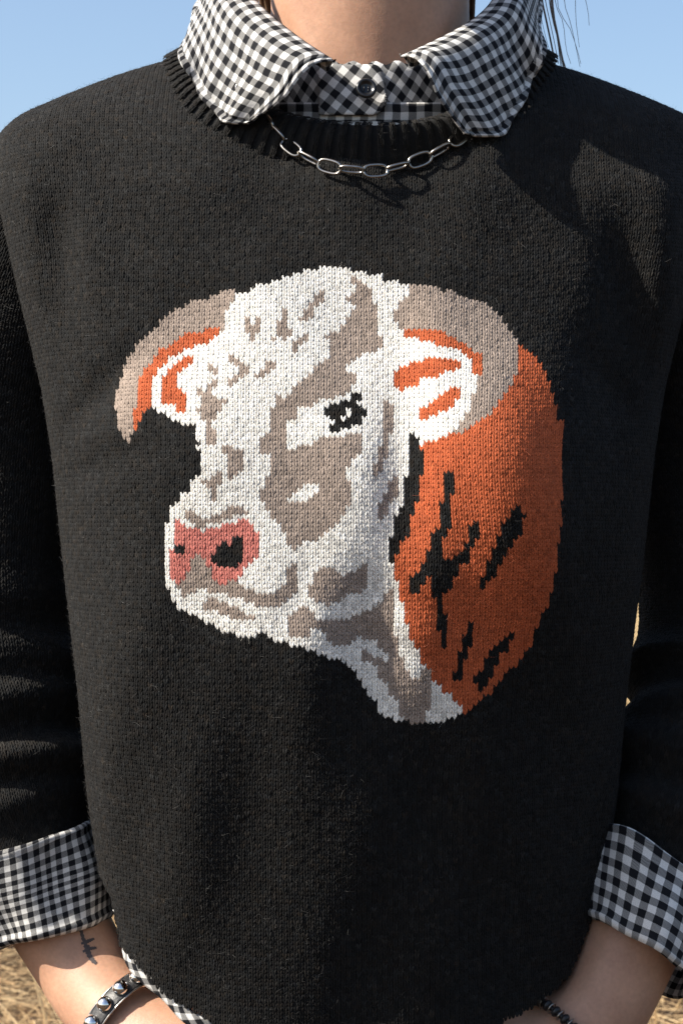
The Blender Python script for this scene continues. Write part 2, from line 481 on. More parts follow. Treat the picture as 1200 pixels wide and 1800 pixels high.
# ------------------------------------------------------------------ the knitted bull's head: stitch chart
def T(off, sc, pts): return [(off[0] + x / sc, off[1] + y / sc) for x, y in pts]
A = lambda p: T((180, 450), 4, p)
B = lambda p: T((450, 450), 4, p)
Cc = lambda p: T((680, 450), 1200 / 350, p)
Dd = lambda p: T((270, 780), 4, p)
E = lambda p: T((470, 780), 4, p)
Ff = lambda p: T((680, 780), 1200 / 350, p)
H = lambda p: T((580, 1000), 1200 / 350, p)
WHT, TAU, ORG, PNK, BLK = 1, 2, 3, 4, 5
CHART = [
 (ORG, Cc([(800,545),(820,545),(860,580),(910,610),(925,660),(950,690),(945,740),(975,770),(975,810),(1000,830),(1000,890),(1030,910),(1020,980),(1065,1010),(1055,1100),(1045,1200)])
   + Ff([(1050,130),(1060,220),(1050,350),(1045,480),(1030,600),(1030,750),(1000,770),(995,880),(970,900),(965,990),(940,1010),(915,1090),(890,1130),(885,1170)])
   + H([(1200,470),(1190,490),(1155,510),(1150,540),(1120,580),(1060,620),(1050,660),(1000,690),(980,740),(940,770),(900,790),(860,830),(810,860),(740,775),(650,690),(600,640),(520,500),(420,250),(390,20)])
   + Ff([(30,560),(110,200),(145,0)]) + Cc([(190,1140),(380,1080),(600,900),(740,700)])),
 (WHT, A([(655,1190),(600,1190),(520,1160),(480,1150),(450,1130),(400,1090),(360,1055),(355,985),(335,960),(340,850),(375,840),(385,790),(450,760),(470,725),(510,710),(545,670),(600,665),(640,635),(760,635),(770,590),(800,575),(845,520),(850,430),(900,350),(940,320),(945,250),(1040,255),(1070,220)])
   + B([(0,210),(100,200),(110,180),(190,155),(260,130),(340,105),(420,90),(480,80),(650,80),(660,115),(770,110),(780,135),(890,140),(900,170),(1000,175),(1010,210),(1090,210),(1085,260)])
   + Cc([(320,350),(540,560),(560,750),(520,850),(510,920),(460,980),(410,1060),(370,1090),(300,1110),(200,1135),(185,1110),(150,1090)])
   + E([(1015,0),(1005,200),(960,240),(950,440),(910,460),(900,640),(855,660),(855,830),(890,870),(900,980),(935,985),(935,1090),(975,1160),(975,1270),(1010,1290)])
   + H([(490,430),(520,450),(530,510),(555,530),(560,570),(590,590),(600,640),(650,690),(680,735),(740,775),(800,850),(760,905),(585,920),(450,925),(400,920),(350,890),(300,870),(290,820),(240,780),(230,740),(200,710),(190,670),(160,650),(150,600),(100,590),(70,560),(30,545),(0,540)])
   + Dd([(1080,1440),(900,1400),(850,1380),(790,1340),(730,1340),(690,1370),(600,1360),(560,1330),(500,1340),(480,1320),(440,1280),(390,1270),(330,1240),(300,1200),(240,1190),(180,1170),(140,1100),(110,1080),(105,1030),(80,990),(75,960),(85,800),(95,600),(110,470),(155,430),(190,370),(250,340),(275,250),(320,230),(320,80),(310,0)])
   + A([(680,1330),(665,1250)])),
 (TAU, A([(945,245),(870,250),(800,275),(750,295),(640,310),(590,350),(530,365),(470,420),(430,440),(380,500),(340,555),(290,580),(235,640),(200,690),(165,740),(150,820),(130,860),(120,940),(90,965),(85,1075),(105,1090),(105,1160),(125,1215),(145,1250),(165,1290),(185,1305),(210,1290),(218,1220),(225,1150),(235,1000),(245,870),(280,830),(290,800),(340,760),(390,690),(400,655),(480,630),(510,590),(580,570),(590,540),(720,530),(740,515),(845,520),(850,430),(900,350),(940,320)])),
 (ORG, A([(840,520),(740,515),(720,535),(590,540),(580,575),(510,600),(480,635),(400,660),(390,700),(330,770),(290,805),(280,845),(245,870),(240,1000),(230,1100),(218,1180),(225,1230),(255,1225),(262,1160),(295,1130),(300,1090),(360,1055),(355,985),(335,960),(340,850),(375,840),(385,790),(450,760),(470,725),(510,710),(545,670),(600,665),(640,635),(760,635),(770,590),(800,575),(805,540)])),
 (ORG, A([(640,700),(570,700),(540,740),(510,770),(460,795),(450,840),(415,855),(405,940),(405,1015),(440,1045),(500,1050),(520,1095),(590,1105),(600,1040),(580,1000),(575,960),(520,930),(512,860),(545,820),(570,790),(620,775),(665,745)])),
 (TAU, A([(1000,430),(1040,455),(1065,500),(1085,440),(1120,430),(1110,500),(1105,540),(1080,560),(1070,605),(1040,600),(1030,560),(990,540),(1000,490)])),
 (TAU, A([(905,690),(940,705),(960,740),(1000,750),(1040,780),(1040,840),(970,850),(940,890),(900,925),(885,900),(890,860),(940,835),(960,800),(930,760),(895,745)])),
 (TAU, B([(160,740),(100,742),(60,775),(40,815),(0,850),(0,895),(60,855),(105,820),(160,800)])),
 (TAU, B([(490,235),(450,235),(410,280),(375,340),(330,390),(310,455),(340,460),(400,420),(420,350),(470,320)])),
 (TAU, B([(200,370),(235,365),(235,430),(215,470),(225,510),(255,545),(210,585),(160,580),(105,615),(105,575),(150,550),(155,500),(170,440),(195,410)])),
 (TAU, B([(380,545),(340,560),(300,580),(265,600),(250,650),(262,685),(290,675),(300,625),(345,610),(375,590)])),
 (TAU, A([(740,765),(775,760),(790,790),(830,820),(840,838),(790,838),(745,800)])),
 (TAU, A([(805,880),(770,885),(740,920),(735,970),(765,970),(805,920)])),
 (TAU, A([(650,930),(690,930),(692,985),(650,980)])),
 (TAU, A([(735,960),(790,965),(815,1000),(870,990),(865,1030),(830,1060),(820,1120),(790,1140),(780,1180),(790,1250),(785,1370),(755,1370),(742,1290),(735,1190),(700,1130),(675,1090),(690,1040),(685,985)])),
 (TAU, Dd([(500,20),(540,10),(580,60),(640,50),(650,100),(640,190),(590,180),(565,270),(530,265),(535,110),(500,70)])),
 (TAU, Dd([(385,-20),(422,-20),(425,55),(395,55)])),
 (TAU, Dd([(440,200),(490,190),(480,260),(450,290),(445,350),(435,405),(402,390),(400,330),(380,310),(340,290),(350,240),(390,265),(425,240)])),
 (TAU, B([(650,155),(690,155),(740,165),(800,240),(800,320),(840,330),(840,380),(865,390),(850,560),(885,570),(880,650),(830,690),(740,700),(670,740),(640,760),(650,810),(705,840),(700,900),(660,920),(650,980),(560,1000),(450,1020),(410,1050),(300,1060),(280,1120),(270,1150),(210,1180),(205,1290),(245,1370),(330,1330),(420,1310),(500,1260),(740,1260),(760,1290),(760,1320)])
   + E([(675,60),(610,90),(600,150),(555,180),(565,240),(590,300),(595,410),(550,470),(510,520),(490,570),(420,620),(380,650),(320,690),(250,690),(210,750),(190,760)])
   + Dd([(985,750),(945,700),(930,640),(900,590),(830,540),(810,480),(760,410),(755,330),(800,290),(810,180),(840,150),(810,70),(740,80),(730,0)])
   + B([(10,1300),(90,1260),(95,1130),(110,1090),(140,1060),(140,1000),(105,935),(180,990),(210,1000),(260,940),(310,890),(360,840),(430,780),(490,740),(520,690),(540,620),(490,590),(490,550),(560,540),(620,480),(680,400),(700,350),(650,310),(640,280),(700,260),(720,220),(690,200),(650,180)])),
 (WHT, E([(150,400),(190,350),(250,310),(270,290),(340,300),(390,310),(370,345),(320,370),(260,400),(210,432)])),
 (BLK, B([(695,960),(740,965),(735,1030),(700,1030),(700,1050),(770,1070),(765,1130),(730,1190),(680,1190),(640,1230),(525,1232),(525,1190),(500,1130),(485,1090),(520,1060),(560,1030),(640,1020),(680,990)])),
 (WHT, B([(650,1080),(692,1085),(670,1130),(640,1140),(628,1178),(603,1130),(630,1110)])),
 (WHT, B([(500,1120),(530,1160),(562,1165),(552,1198),(520,1190)])),
 (TAU, B([(885,990),(930,1040),(970,1045),(965,1240),(930,1260),(925,1350),(930,1400),(897,1400),(880,1300),(880,1100)])),
 (TAU, E([(795,0),(848,0),(832,90),(805,130),(785,235),(748,240),(755,150),(790,110)])),
 (TAU, E([(912,200),(907,260),(912,370),(862,430),(850,500),(812,530),(795,565),(772,545),(785,410),(830,360),(835,290),(870,250)])),
 (TAU, Cc([(150,180),(310,195),(320,210),(420,220),(440,245),(500,260),(570,270),(600,290),(630,330),(680,370),(720,410),(730,450),(770,490),(803,540),(790,610),(785,700),(755,730),(745,790),(715,830),(690,860),(650,910),(610,960),(550,1000),(470,1050),(405,1075),(460,980),(510,920),(520,830),(560,750),(565,600),(520,570),(460,520),(370,480),(320,465),(160,435),(75,440),(50,390),(25,350),(90,270),(130,230)])),
 (ORG, Cc([(75,440),(160,432),(280,455),(340,465),(375,495),(460,515),(500,560),(568,605),(558,733),(528,725),(523,650),(480,620),(460,590),(430,570),(370,565),(310,542),(270,517),(200,508),(180,492),(110,488)])),
 (ORG, Cc([(48,690),(110,665),(180,640),(260,612),(400,618),(462,640),(455,680),(420,692),(350,702),(320,722),(270,742),(200,742),(180,782),(130,792),(100,828),(75,802),(48,792)])),
 (ORG, Cc([(450,795),(457,840),(420,880),(390,905),(350,932),(290,955),(230,983),(188,978),(183,940),(260,895),(320,845),(380,805)])),
 (PNK, Dd([(145,510),(165,545),(200,560),(215,590),(290,600),(340,610),(400,605),(460,590),(470,560),(540,555),(600,545),(650,540),(690,565),(705,620),(735,640),(740,790),(700,800),(690,850),(650,870),(645,920),(610,940),(590,960),(520,975),(480,990),(440,965),(410,910),(385,860),(345,810),(310,780),(270,800),(265,870),(220,910),(210,950),(170,985),(127,960),(130,800),(140,640)])),
 (BLK, Dd([(172,690),(202,700),(207,730),(228,740),(222,768),(195,772),(192,797),(163,797),(157,750),(163,710)])),
 (BLK, Dd([(490,695),(525,700),(545,720),(560,670),(600,650),(622,625),(622,760),(617,832),(585,832),(565,875),(530,855),(460,855),(412,845),(418,770),(455,745),(460,705)])),
 (TAU, Dd([(310,785),(345,815),(385,865),(410,915),(440,970),(480,990),(600,960),(610,1000),(680,1015),(730,1050),(830,1060),(880,1010),(920,990),(930,900),(985,830),(1005,830),(1005,1010),(990,1080),(930,1100),(890,1160),(820,1160),(720,1140),(700,1120),(600,1080),(560,1085),(510,1060),(430,1040),(310,1030),(240,1070),(200,1070),(190,1010),(160,1000),(170,985),(215,950),(225,915),(265,875),(275,810)])),
 (TAU, Dd([(210,480),(260,440),(300,480),(320,530),(390,530),(400,500),(480,500),(510,460),(560,430),(610,430),(625,470),(660,470),(660,512),(600,505),(540,522),(450,552),(380,562),(350,588),(280,572),(260,542),(212,512)])),
 (TAU, Dd([(330,1130),(400,1092),(470,1097),(520,1128),(580,1148),(610,1188),(700,1208),(708,1248),(640,1250),(570,1240),(530,1205),(480,1192),(400,1162),(335,1155)])),
 (TAU, E([(420,868),(470,878),(500,922),(590,912),(630,882),(693,828),(687,1022),(640,1042),(560,1062),(530,1102),(450,1132),(420,1142),(330,1102),(287,1082),(308,990),(328,930),(370,888)])),
 (TAU, E([(888,1000),(830,1060),(810,1110),(720,1160),(620,1200),(560,1240),(400,1240),(320,1230),(315,1180),(292,1130),(158,1200),(153,1352),(290,1362),(310,1302),(340,1300),(400,1340),(430,1392)])
   + H([(40,470),(100,468),(170,415),(230,420),(280,440),(310,490),(355,500),(352,552),(300,542),(240,522),(210,488),(178,500),(188,562),(240,572),(290,602),(290,640),(320,680),(350,722),(360,772),(395,782),(415,870),(450,925),(582,922),(585,850),(617,820),(612,650),(587,578),(550,602),(522,662),(505,672),(490,640),(455,590),(430,540),(420,430),(387,400)])),
 (BLK, Cc([(140,1065),(182,1090),(185,1200),(145,1200)])),
 (BLK, Ff([(145,-20),(190,-20),(215,60),(205,340),(170,370),(165,440),(130,450),(125,560),(95,570),(90,650),(50,670),(45,732),(12,722),(12,580),(50,550),(60,380),(100,370),(105,205),(135,190)])),
 (BLK, Ff([(348,165),(388,165),(402,200),(395,290),(382,400),(382,512),(347,522),(347,640),(352,700),(410,710),(420,660),(450,640),(460,600),(490,580),(490,520),(530,470),(557,458),(557,570),(520,602),(490,642),(490,712),(440,742),(420,802),(390,797),(385,872),(345,892),(332,940),(337,1030),(367,1050),(362,1210),(323,1210),(318,1120),(293,1112),(298,940),(258,932),(268,792),(235,802),(225,852),(190,872),(180,912),(153,907),(153,800),(190,780),(195,740),(235,720),(235,650),(270,630),(273,530),(320,520),(308,370),(343,350)])),
 (BLK, H([(665,420),(705,420),(702,482),(668,492)])),
 (BLK, Ff([(768,372),(797,378),(802,420),(828,430),(822,532),(790,562),(750,612),(720,682),(690,692),(685,732),(657,742),(657,802),(620,822),(582,862),(572,898),(545,898),(553,810),(583,790),(588,730),(623,700),(628,640),(658,620),(663,560),(688,550),(693,490),(728,440),(758,408)])),
 (BLK, H([(838,328),(877,328),(867,452),(832,472),(822,552),(792,562),(787,672),(748,672),(758,510),(793,500),(798,410),(828,390)])),
 (BLK, H([(1088,383),(1117,378),(1117,422),(1082,442),(1072,482),(1022,522),(1012,582),(977,602),(972,652),(942,672),(932,732),(878,757),(873,650),(908,620),(918,550),(948,530),(978,470),(1038,430)])),
]
def inpoly(px, py, poly):
    P = np.asarray(poly); r = np.zeros(px.shape, bool)
    bb = (px > P[:, 0].min()) & (px < P[:, 0].max()) & (py > P[:, 1].min()) & (py < P[:, 1].max())
    x, y = px[bb], py[bb]; c = np.zeros(len(x), bool)
    x1, y1 = P[-1]
    for x2, y2 in P:
        if y1 != y2:
            c ^= ((y2 > y) != (y1 > y)) & (x < (x1 - x2) * (y - y2) / (y1 - y2) + x2)
        x1, y1 = x2, y2
    r[bb] = c
    return r
def chart(px, py):
    """colour of each stitch: sampled at five spots of its face, small marks winning over the ground colour"""
    cnt = np.zeros(px.shape + (6,))
    for ox, oy, wt in ((0, 0, 1.1), (-2.6, -2.2, 1), (2.6, -2.2, 1), (-2.6, 2.2, 1), (2.6, 2.2, 1)):
        k = np.zeros(px.shape, int)
        for c, poly in CHART: k[inpoly(px + ox, py + oy, poly)] = c
        for c in range(6): cnt[..., c] += wt * (k == c)
    for c, b in ((TAU, .7), (BLK, .4), (PNK, .3)): cnt[..., c] += b * (cnt[..., c] > 0) * (cnt[..., 0] < 2) * ((cnt[..., ORG] == 0) | (c == BLK))
    return cnt.argmax(-1)
YARN = np.array([[.0080, .0074, .0067], [.77, .735, .665], [.305, .243, .200], [.44, .100, .036], [.50, .165, .132], [.0080, .0074, .0067]])
def yarn_colour(k, shape):
    c = YARN[k].copy()
    j = rng.normal(1, .10, shape)[..., None]
    dark = (k == 0) | (k == 5)
    j = np.where(dark[..., None], np.exp(rng.normal(0, .34, shape))[..., None], j)
    c *= np.clip(j, .4, 2.6)
    warm = rng.normal(0, .10, shape)
    c[..., 0] *= 1 + np.where(dark, np.clip(warm, -.1, .35), 0); c[..., 2] *= 1 - np.where(dark, np.clip(warm, -.1, .3), 0)
    return c

def frames(G):
    Tu = np.gradient(G, axis=0); Tv = np.gradient(G, axis=1)
    Nn = normalize(np.cross(Tu, Tv))
    return Tu, Tv, Nn

def stitches(G, ok, c, h=1.0, sgn=1.0):
    """two slanting yarn legs per stitch; G grid of stitch centres, ok mask, c colours (nu,nv,3)"""
    Tu, Tv, Nn = frames(G); Nn = Nn * sgn
    ok = ok & ~np.isnan(Tu[..., 0]) & ~np.isnan(Tv[..., 0])
    p, tu, tv, nn, cc = G[ok], Tu[ok], Tv[ok], Nn[ok], c[ok]
    m = len(p)
    if m == 0: return np.zeros((0, 3)), np.zeros((0, 4), int), np.zeros((0, 3))
    wl = np.linalg.norm(tu, axis=1)
    dk = np.where(cc.mean(1) < .06, 1.25, 1.0)
    ja = rng.normal(0, .035, m) * dk; jb = rng.normal(0, .045, m) * dk; jh = 1 + rng.normal(0, .14, m) * dk; jw = 1 + rng.normal(0, .08, m) * dk
    RG = ((.05, -.76, .09, .14), (.17, -.28, .21, .225), (.29, .22, .23, .235), (.385, .72, .13, .17))
    CS = ((-1, -.21), (-.42, 0), (.42, 0), (1, -.21))
    V = np.empty((m, 2, 4, 4, 3))
    for s, sg in enumerate((-1, 1)):
        js = rng.normal(1, .12, m)
        for r, (a, b, ch, hw) in enumerate(RG):
            ctr = p + tu * (sg * a + ja)[:, None] + tv * (b + jb)[:, None]
            for q, (o_, hh) in enumerate(CS):
                off = tu * (o_ * hw * jw)[:, None] - tv * (o_ * sg * hw * .30 * jw)[:, None]
                V[:, s, r, q] = ctr + off + nn * ((ch * jh * js + hh) * wl * h)[:, None]
    f0 = grid_faces(4, 4)
    F = (f0[None] + (np.arange(m * 2) * 16)[:, None, None]).reshape(-1, 4)
    if sgn < 0: F = F[:, ::-1]
    C = np.repeat(cc, 32, 0)
    return V.reshape(-1, 3), F, C

def backing(G, ok, c, depth, sgn=1.0):
    """thin dark web of yarn behind the stitch faces"""
    Tu, Tv, Nn = frames(G)
    P = G - Nn * sgn * depth
    nu, nv = G.shape[:2]
    idx = grid_faces(nu, nv)
    good = ok.ravel() & ~np.isnan(P[..., 0].ravel())
    F = idx[good[idx].all(1)]
    used = np.unique(F); mp = np.full(nu * nv, -1); mp[used] = np.arange(len(used))
    return P.reshape(-1, 3)[used], mp[F], c.reshape(-1, 3)[used] * .95

NECK = [(297, 60), (298, 92), (303, 135), (330, 188), (380, 230), (450, 262), (550, 279), (650, 284), (750, 277), (830, 256), (900, 212), (948, 150), (970, 92), (972, 60)]
HEM = [(150, 1480), (196, 1580), (212, 1660), (280, 1742), (400, 1815), (620, 1845), (850, 1815), (940, 1768), (1000, 1716), (1030, 1640), (1080, 1500)]
def neck_y(px): 
    a = np.array(NECK); return np.interp(px, a[:, 0], a[:, 1], left=-500, right=-500)
def hem_y(px):
    a = np.array(HEM); return np.interp(px, a[:, 0], a[:, 1])

# ------------------------------------------------------------------ the person
person = empty('person', (0, 0, 0))
tag(person, 'person in black bull sweater over gingham shirt, hands at hips, standing in a straw field', 'person')

def build_sweater():
    G = TG
    px, py = proj(np.nan_to_num(G, nan=0.0))
    val = ~np.isnan(G[..., 0])
    Tu, Tv, Nn = frames(G)
    view = normalize(np.array([0, CY, CZ]) - np.nan_to_num(G))
    facing = np.nan_to_num((Nn * view).sum(-1))
    sgn = 1.0 if np.nanmedian(facing[val & (abs(px - 620) < 100)]) > 0 else -1.0
    facing = facing * sgn
    ok = val & (facing > -.45) & (py > neck_y(px)) & (py < hem_y(px)) & (px > -180) & (px < 1380)
    ok &= ~((facing < 0) & (py < 120) & (px > 300) & (px < 970))
    k = chart(px, py); k[facing < 0.05] = 0
    # close single black stitches left between two traced areas
    nb = [np.roll(np.roll(k, a, 0), b, 1) for a in (-1, 0, 1) for b in (-1, 0, 1) if (a, b) != (0, 0)]
    full = sum((q > 0).astype(int) for q in nb); mx = np.max(nb, 0); med = np.sort(np.array(nb), 0)[5]
    hole = (k == 0) & (full >= 6); k[hole] = np.where(med[hole] > 0, med[hole], mx[hole])
    c = yarn_colour(k, k.shape)
    # plain black knit
    v1, f1, c1 = stitches(G, ok & (k == 0), c, h=.80, sgn=sgn)
    vb, fb, cb = backing(G, ok, YARN[k] * 1.0, .0003, sgn)
    # inner layer of the tube, all the way round
    step = 8
    I = TT[::4, ::step]; nz, nt_ = I.shape[:2]
    cpt = np.stack([np.full(nz, CX), CT[::4], ZT[::4]], -1)[:, None]
    dv = I - cpt; dl = np.linalg.norm(dv, axis=-1, keepdims=True)
    I = cpt + dv * (1 - .0045 / np.maximum(dl, .01))
    ipx, ipy = proj(I); front = I[..., 1] < CT[::4][:, None] + .0
    idx = grid_faces(nz, nt_)
    bad = ((ipy < neck_y(ipx) + 6) & front) | (I[..., 2] > 1.3885) | (ipy > hem_y(ipx) - 4)
    fi = idx[~bad.ravel()[idx].any(1)]
    ci = np.full((nz * nt_, 3), .009)
    V = np.vstack([v1, vb, I.reshape(-1, 3)])
    F = [f1, fb + len(v1), fi + len(v1) + len(vb)]
    C = np.vstack([c1, cb, ci])
    sw = obj('sweater', np_mesh('sweater', V, F, col=C), M_yarn, person)
    tag(sw, 'black knitted crew neck sweater with a bull head on the chest')
    v2, f2, c2 = stitches(G, ok & (k > 0), c, h=.80, sgn=sgn)
    bo = obj('bull_head_motif', np_mesh('bull_head_motif', v2, f2, col=c2), M_yarn, sw)
    tag(bo, 'knitted horned bull head in cream, taupe, rust and pink yarn', kind='stuff')
    # loose fibres
    sel = np.argwhere(ok); 
    n = 46000
    pick = sel[rng.integers(0, len(sel), n)]
    # more of them where the surface turns away, where the nap shows
    p = G[pick[:, 0], pick[:, 1]]; nn = Nn[pick[:, 0], pick[:, 1]] * sgn; kk = k[pick[:, 0], pick[:, 1]]
    return sw, ribbons(p, nn, YARN[kk]), sgn

def ribbons(p, nn, col, lmin=.0014, lmax=.0042, wid=.00004):
    n = len(p)
    good = ~np.isnan(p[:, 0]) & ~np.isnan(nn[:, 0]); p, nn, col = p[good], nn[good], col[good]; n = len(p)
    tan = normalize(np.cross(nn, rng.normal(size=(n, 3)))); L = rng.uniform(lmin, lmax, n)
    lift = rng.uniform(.15, .75, n)
    d = normalize(tan + nn * lift[:, None]); curl = normalize(rng.normal(size=(n, 3))) * .5 - nn * .25
    t = np.linspace(0, 1, 4)
    P = p[:, None] + nn[:, None] * .0004 + d[:, None] * (L[:, None] * t)[..., None] + curl[:, None] * (L[:, None] * t**2)[..., None]
    view = normalize(np.array([0, CY, CZ]) - p); S = normalize(np.cross(d, rng.normal(0, .6, (n, 3)) + view))
    w = (wid * (1 - .6 * t))[None, :, None]
    V = np.stack([P - S[:, None] * w, P + S[:, None] * w], 1)       # n,2,4,3
    f0 = grid_faces(2, 4)
    F = (f0[None] + (np.arange(n) * 8)[:, None, None]).reshape(-1, 4)
    c = np.where(col.mean(1, keepdims=True) < .05, col * rng.uniform(1.0, 2.4, (n, 1)), col * rng.uniform(.8, 1.1, (n, 1)))
    lint = rng.random(n) < .0006
    c[lint] = .35
    return V.reshape(-1, 3), F, np.repeat(c, 8, 0)

sweater, fz, SG = build_sweater()
FUZZ = [fz]

# ---- sleeves
def arm_nodes(side):
    if side < 0:
        return np.array([[*W(190, 330, .030), .022, .022], [*W(110, 345, .034), .036, .036], [*W(52, 410, .040), .052, .050], [*W(10, 560, .054), .062, .060], [*W(-14, 800, .058), .058, .060], [*W(-24, 1050, .056), .055, .058],
                         [*W(-14, 1200, .046), .054, .056], [*W(20, 1380, .030), .049, .050], [*W(48, 1500, .020), .043, .044], [*W(62, 1560, .019), .041, .042]])
    return np.array([[*W(1050, 330, .030), .022, .022], [*W(1130, 345, .034), .036, .036], [*W(1190, 410, .040), .052, .050], [*W(1234, 560, .054), .062, .060], [*W(1262, 800, .064), .058, .060], [*W(1283, 1050, .068), .055, .058],
                     [*W(1276, 1200, .058), .054, .056], [*W(1222, 1380, .024), .050, .051], [*W(1170, 1510, .008), .042, .045], [*W(1152, 1580, .000), .038, .042]])

def build_sleeve(side):
    nd = spline(arm_nodes(side), 330)
    path, R = nd[:, :3], nd[:, 3:5].copy()
    L = np.linalg.norm(np.diff(path, axis=0), axis=1).sum()
    nv = int(L / DV); nd = spline(arm_nodes(side), nv); path, R = nd[:, :3], nd[:, 3:5]
    nu = int(2 * np.pi * .053 / DU)
    G = tube(path, R, nu, up=(0, -1, 0), phi0=-np.pi / 2)
    # bunched folds above the cuff
    s = np.linspace(0, L, nv)[None]; ph = np.linspace(0, 2 * np.pi, nu, endpoint=False)[:, None]
    ctr = path[None]; rad = normalize(G - ctr)
    e = L - s
    D = np.zeros((nu, nv))
    for e0, amp, sg, tilt, p0 in ((.047, .0050, .006, .004, .3), (.070, .0100, .0075, -.006, 1.2), (.098, .0110, .009, .008, 2.2), (.130, .0100, .010, -.008, .8), (.165, .006, .012, .012, 2.0)):
        D += amp * g(e - e0 - tilt * np.cos(ph + p0), sg) * (.75 + .25 * np.cos(ph * 2 + p0 * 3))
    for e0, amp, sg in ((.058, .004, .006), (.085, .0045, .007), (.117, .004, .008), (.02, .006, .018)):
        D -= amp * g(e - e0, sg)
    D += .0015 * np.sin(38 * s + 3 * np.cos(ph)) * sgate(e, .12, .25)
    G = G + rad * D[..., None]
    G = np.concatenate([G, G[:1]], 0)
    px, py = proj(G); Tu, Tv, Nn = frames(G)
    view = normalize(np.array([0, CY, CZ]) - G); out = (Nn * np.concatenate([rad, rad[:1]], 0)).sum(-1)
    sg = 1.0 if np.median(out) > 0 else -1.0
    facing = (Nn * sg * view).sum(-1)
    ok = (facing > -.3) & (px > -160) & (px < 1360) & (py > 180)
    k = np.zeros(px.shape, int); c = yarn_colour(k, k.shape)
    v1, f1, c1 = stitches(G, ok, c, sgn=sg)
    base = G - Nn * sg * .0004
    vb = base.reshape(-1, 3); fb = grid_faces(nu + 1, nv); fb = fb if sg > 0 else fb[:, ::-1]
    V = np.vstack([v1, vb]); Cc_ = np.vstack([c1, np.full((len(vb), 3), .008)])
    o = obj('sleeve', np_mesh('sleeve', V, [f1, fb + len(v1)], col=Cc_), M_yarn, sweater)
    sel = np.argwhere(ok); pick = sel[rng.integers(0, len(sel), 7000)]
    FUZZ.append(ribbons(G[pick[:, 0], pick[:, 1]], Nn[pick[:, 0], pick[:, 1]] * sg, YARN[np.zeros(7000, int)]))
build_sleeve(-1); build_sleeve(1)

# ---- ribbed neckband
def on_torso(px, py):
    fr = TT[:, NTH // 4: 3 * NTH // 4]
    qx, qy = proj(fr)
    d = (qx - px) ** 2 + (qy - py) ** 2
    i = np.unravel_index(np.argmin(d), d.shape)
    return fr[i]
RIB_IN = [(358, 86, .004), (362, 106, -.014), (380, 130, -.034), (412, 157, -.050), (472, 187, -.063), (560, 207, -.0735), (650, 213, -.0765), (740, 207, -.0735), (815, 186, -.063), (870, 154, -.050), (902, 122, -.030), (912, 88, -.004)]
RIB_OUT = [p for p in NECK[1:-1]]
def rib_loops(n):
    o = [on_torso(*p) for p in RIB_OUT]; i = [W(*p) for p in RIB_IN]
    o[0] = W(298, 100, .010); o[-1] = W(970, 100, .010)
    bo = [W(325, 96, .060), W(440, 92, .090), W(640, 90, .100), W(840, 92, .090), W(945, 96, .060)]
    bi = [W(388, 66, .045), W(480, 55, .070), W(640, 50, .080), W(800, 55, .070), W(885, 66, .045)]
    O = spline(o + bo[::-1], n, True); I = spline(i + bi[::-1], n, True)
    def soft(P):
        w = np.hanning(25)[1:-1]; w /= w.sum(); k = len(w) // 2
        return np.stack([np.convolve(np.concatenate([P[-k:, c], P[:, c], P[:k, c]]), w, 'valid') for c in range(3)], 1)
    return soft(O), soft(I)
def build_rib():
    n = 384; nr = 9
    O, I = rib_loops(n)
    ax = np.array([.0165, .012, 0])
    rows = np.linspace(-.06, 1.0, nr)
    colp = np.arange(n) % 4
    raised = (colp < 2)
    G = np.zeros((n, nr, 3))
    for j, r in enumerate(rows):
        P = O * (1 - r) + I * r
        out = P - ax; out[:, 2] = 0; out = normalize(out) * .85 + np.array([0, 0, .45])
        bl = .0026 * math.sin(math.pi * np.clip(r, 0, 1)) ** .8 + (.0008) - (.0035 * max(0, r - .85) / .15)
        G[:, j] = P + out * (bl + np.where(raised, .00045, -.0005)[:, None])
    G = np.concatenate([G, G[:1]], 0)
    Tu, Tv, Nn = frames(G)
    sg = 1.0 if (Nn[n // 8:n // 3] * np.array([0, -1, .5])).sum(-1).mean() > 0 else -1.0
    ok = np.zeros(G.shape[:2], bool); ok[:n] = raised[:, None]
    k = np.zeros(ok.shape, int); c = yarn_colour(k, k.shape)
    v1, f1, c1 = stitches(G, ok, c, h=1.15, sgn=sg)
    B_ = G - Nn * sg * .0005
    # roll the inner edge under so the band has thickness
    inner = B_[:, -1:] - Nn[:, -1:] * sg * .003 - np.array([0, 0, .002]); inner2 = inner - np.array([0, 0, .010])
    B_ = np.concatenate([B_, inner, inner2], 1)
    vb = B_.reshape(-1, 3); fb = grid_faces(n + 1, nr + 2); fb = fb if sg > 0 else fb[:, ::-1]
    cb = np.full((len(vb), 3), .008)
    o = obj('neck_ribbing', np_mesh('neck_ribbing', np.vstack([v1, vb]), [f1, fb + len(v1)], col=np.vstack([c1, cb])), M_yarn, sweater)
    sel = np.argwhere(ok); pick = sel[rng.integers(0, len(sel), 3000)]
    FUZZ.append(ribbons(G[pick[:, 0], pick[:, 1]], Nn[pick[:, 0], pick[:, 1]] * sg, YARN[np.zeros(3000, int)]))
build_rib()

def build_fuzz():
    Vs, Fs, Cs, o = [], [], [], 0
    for v, f, c in FUZZ:
        Vs.append(v); Fs.append(f + o); Cs.append(c); o += len(v)
    fo = obj('wool_fuzz', np_mesh('wool_fuzz', np.vstack(Vs), Fs, col=np.vstack(Cs)), M_fuzz, sweater)
    tag(fo, kind='stuff')
build_fuzz()

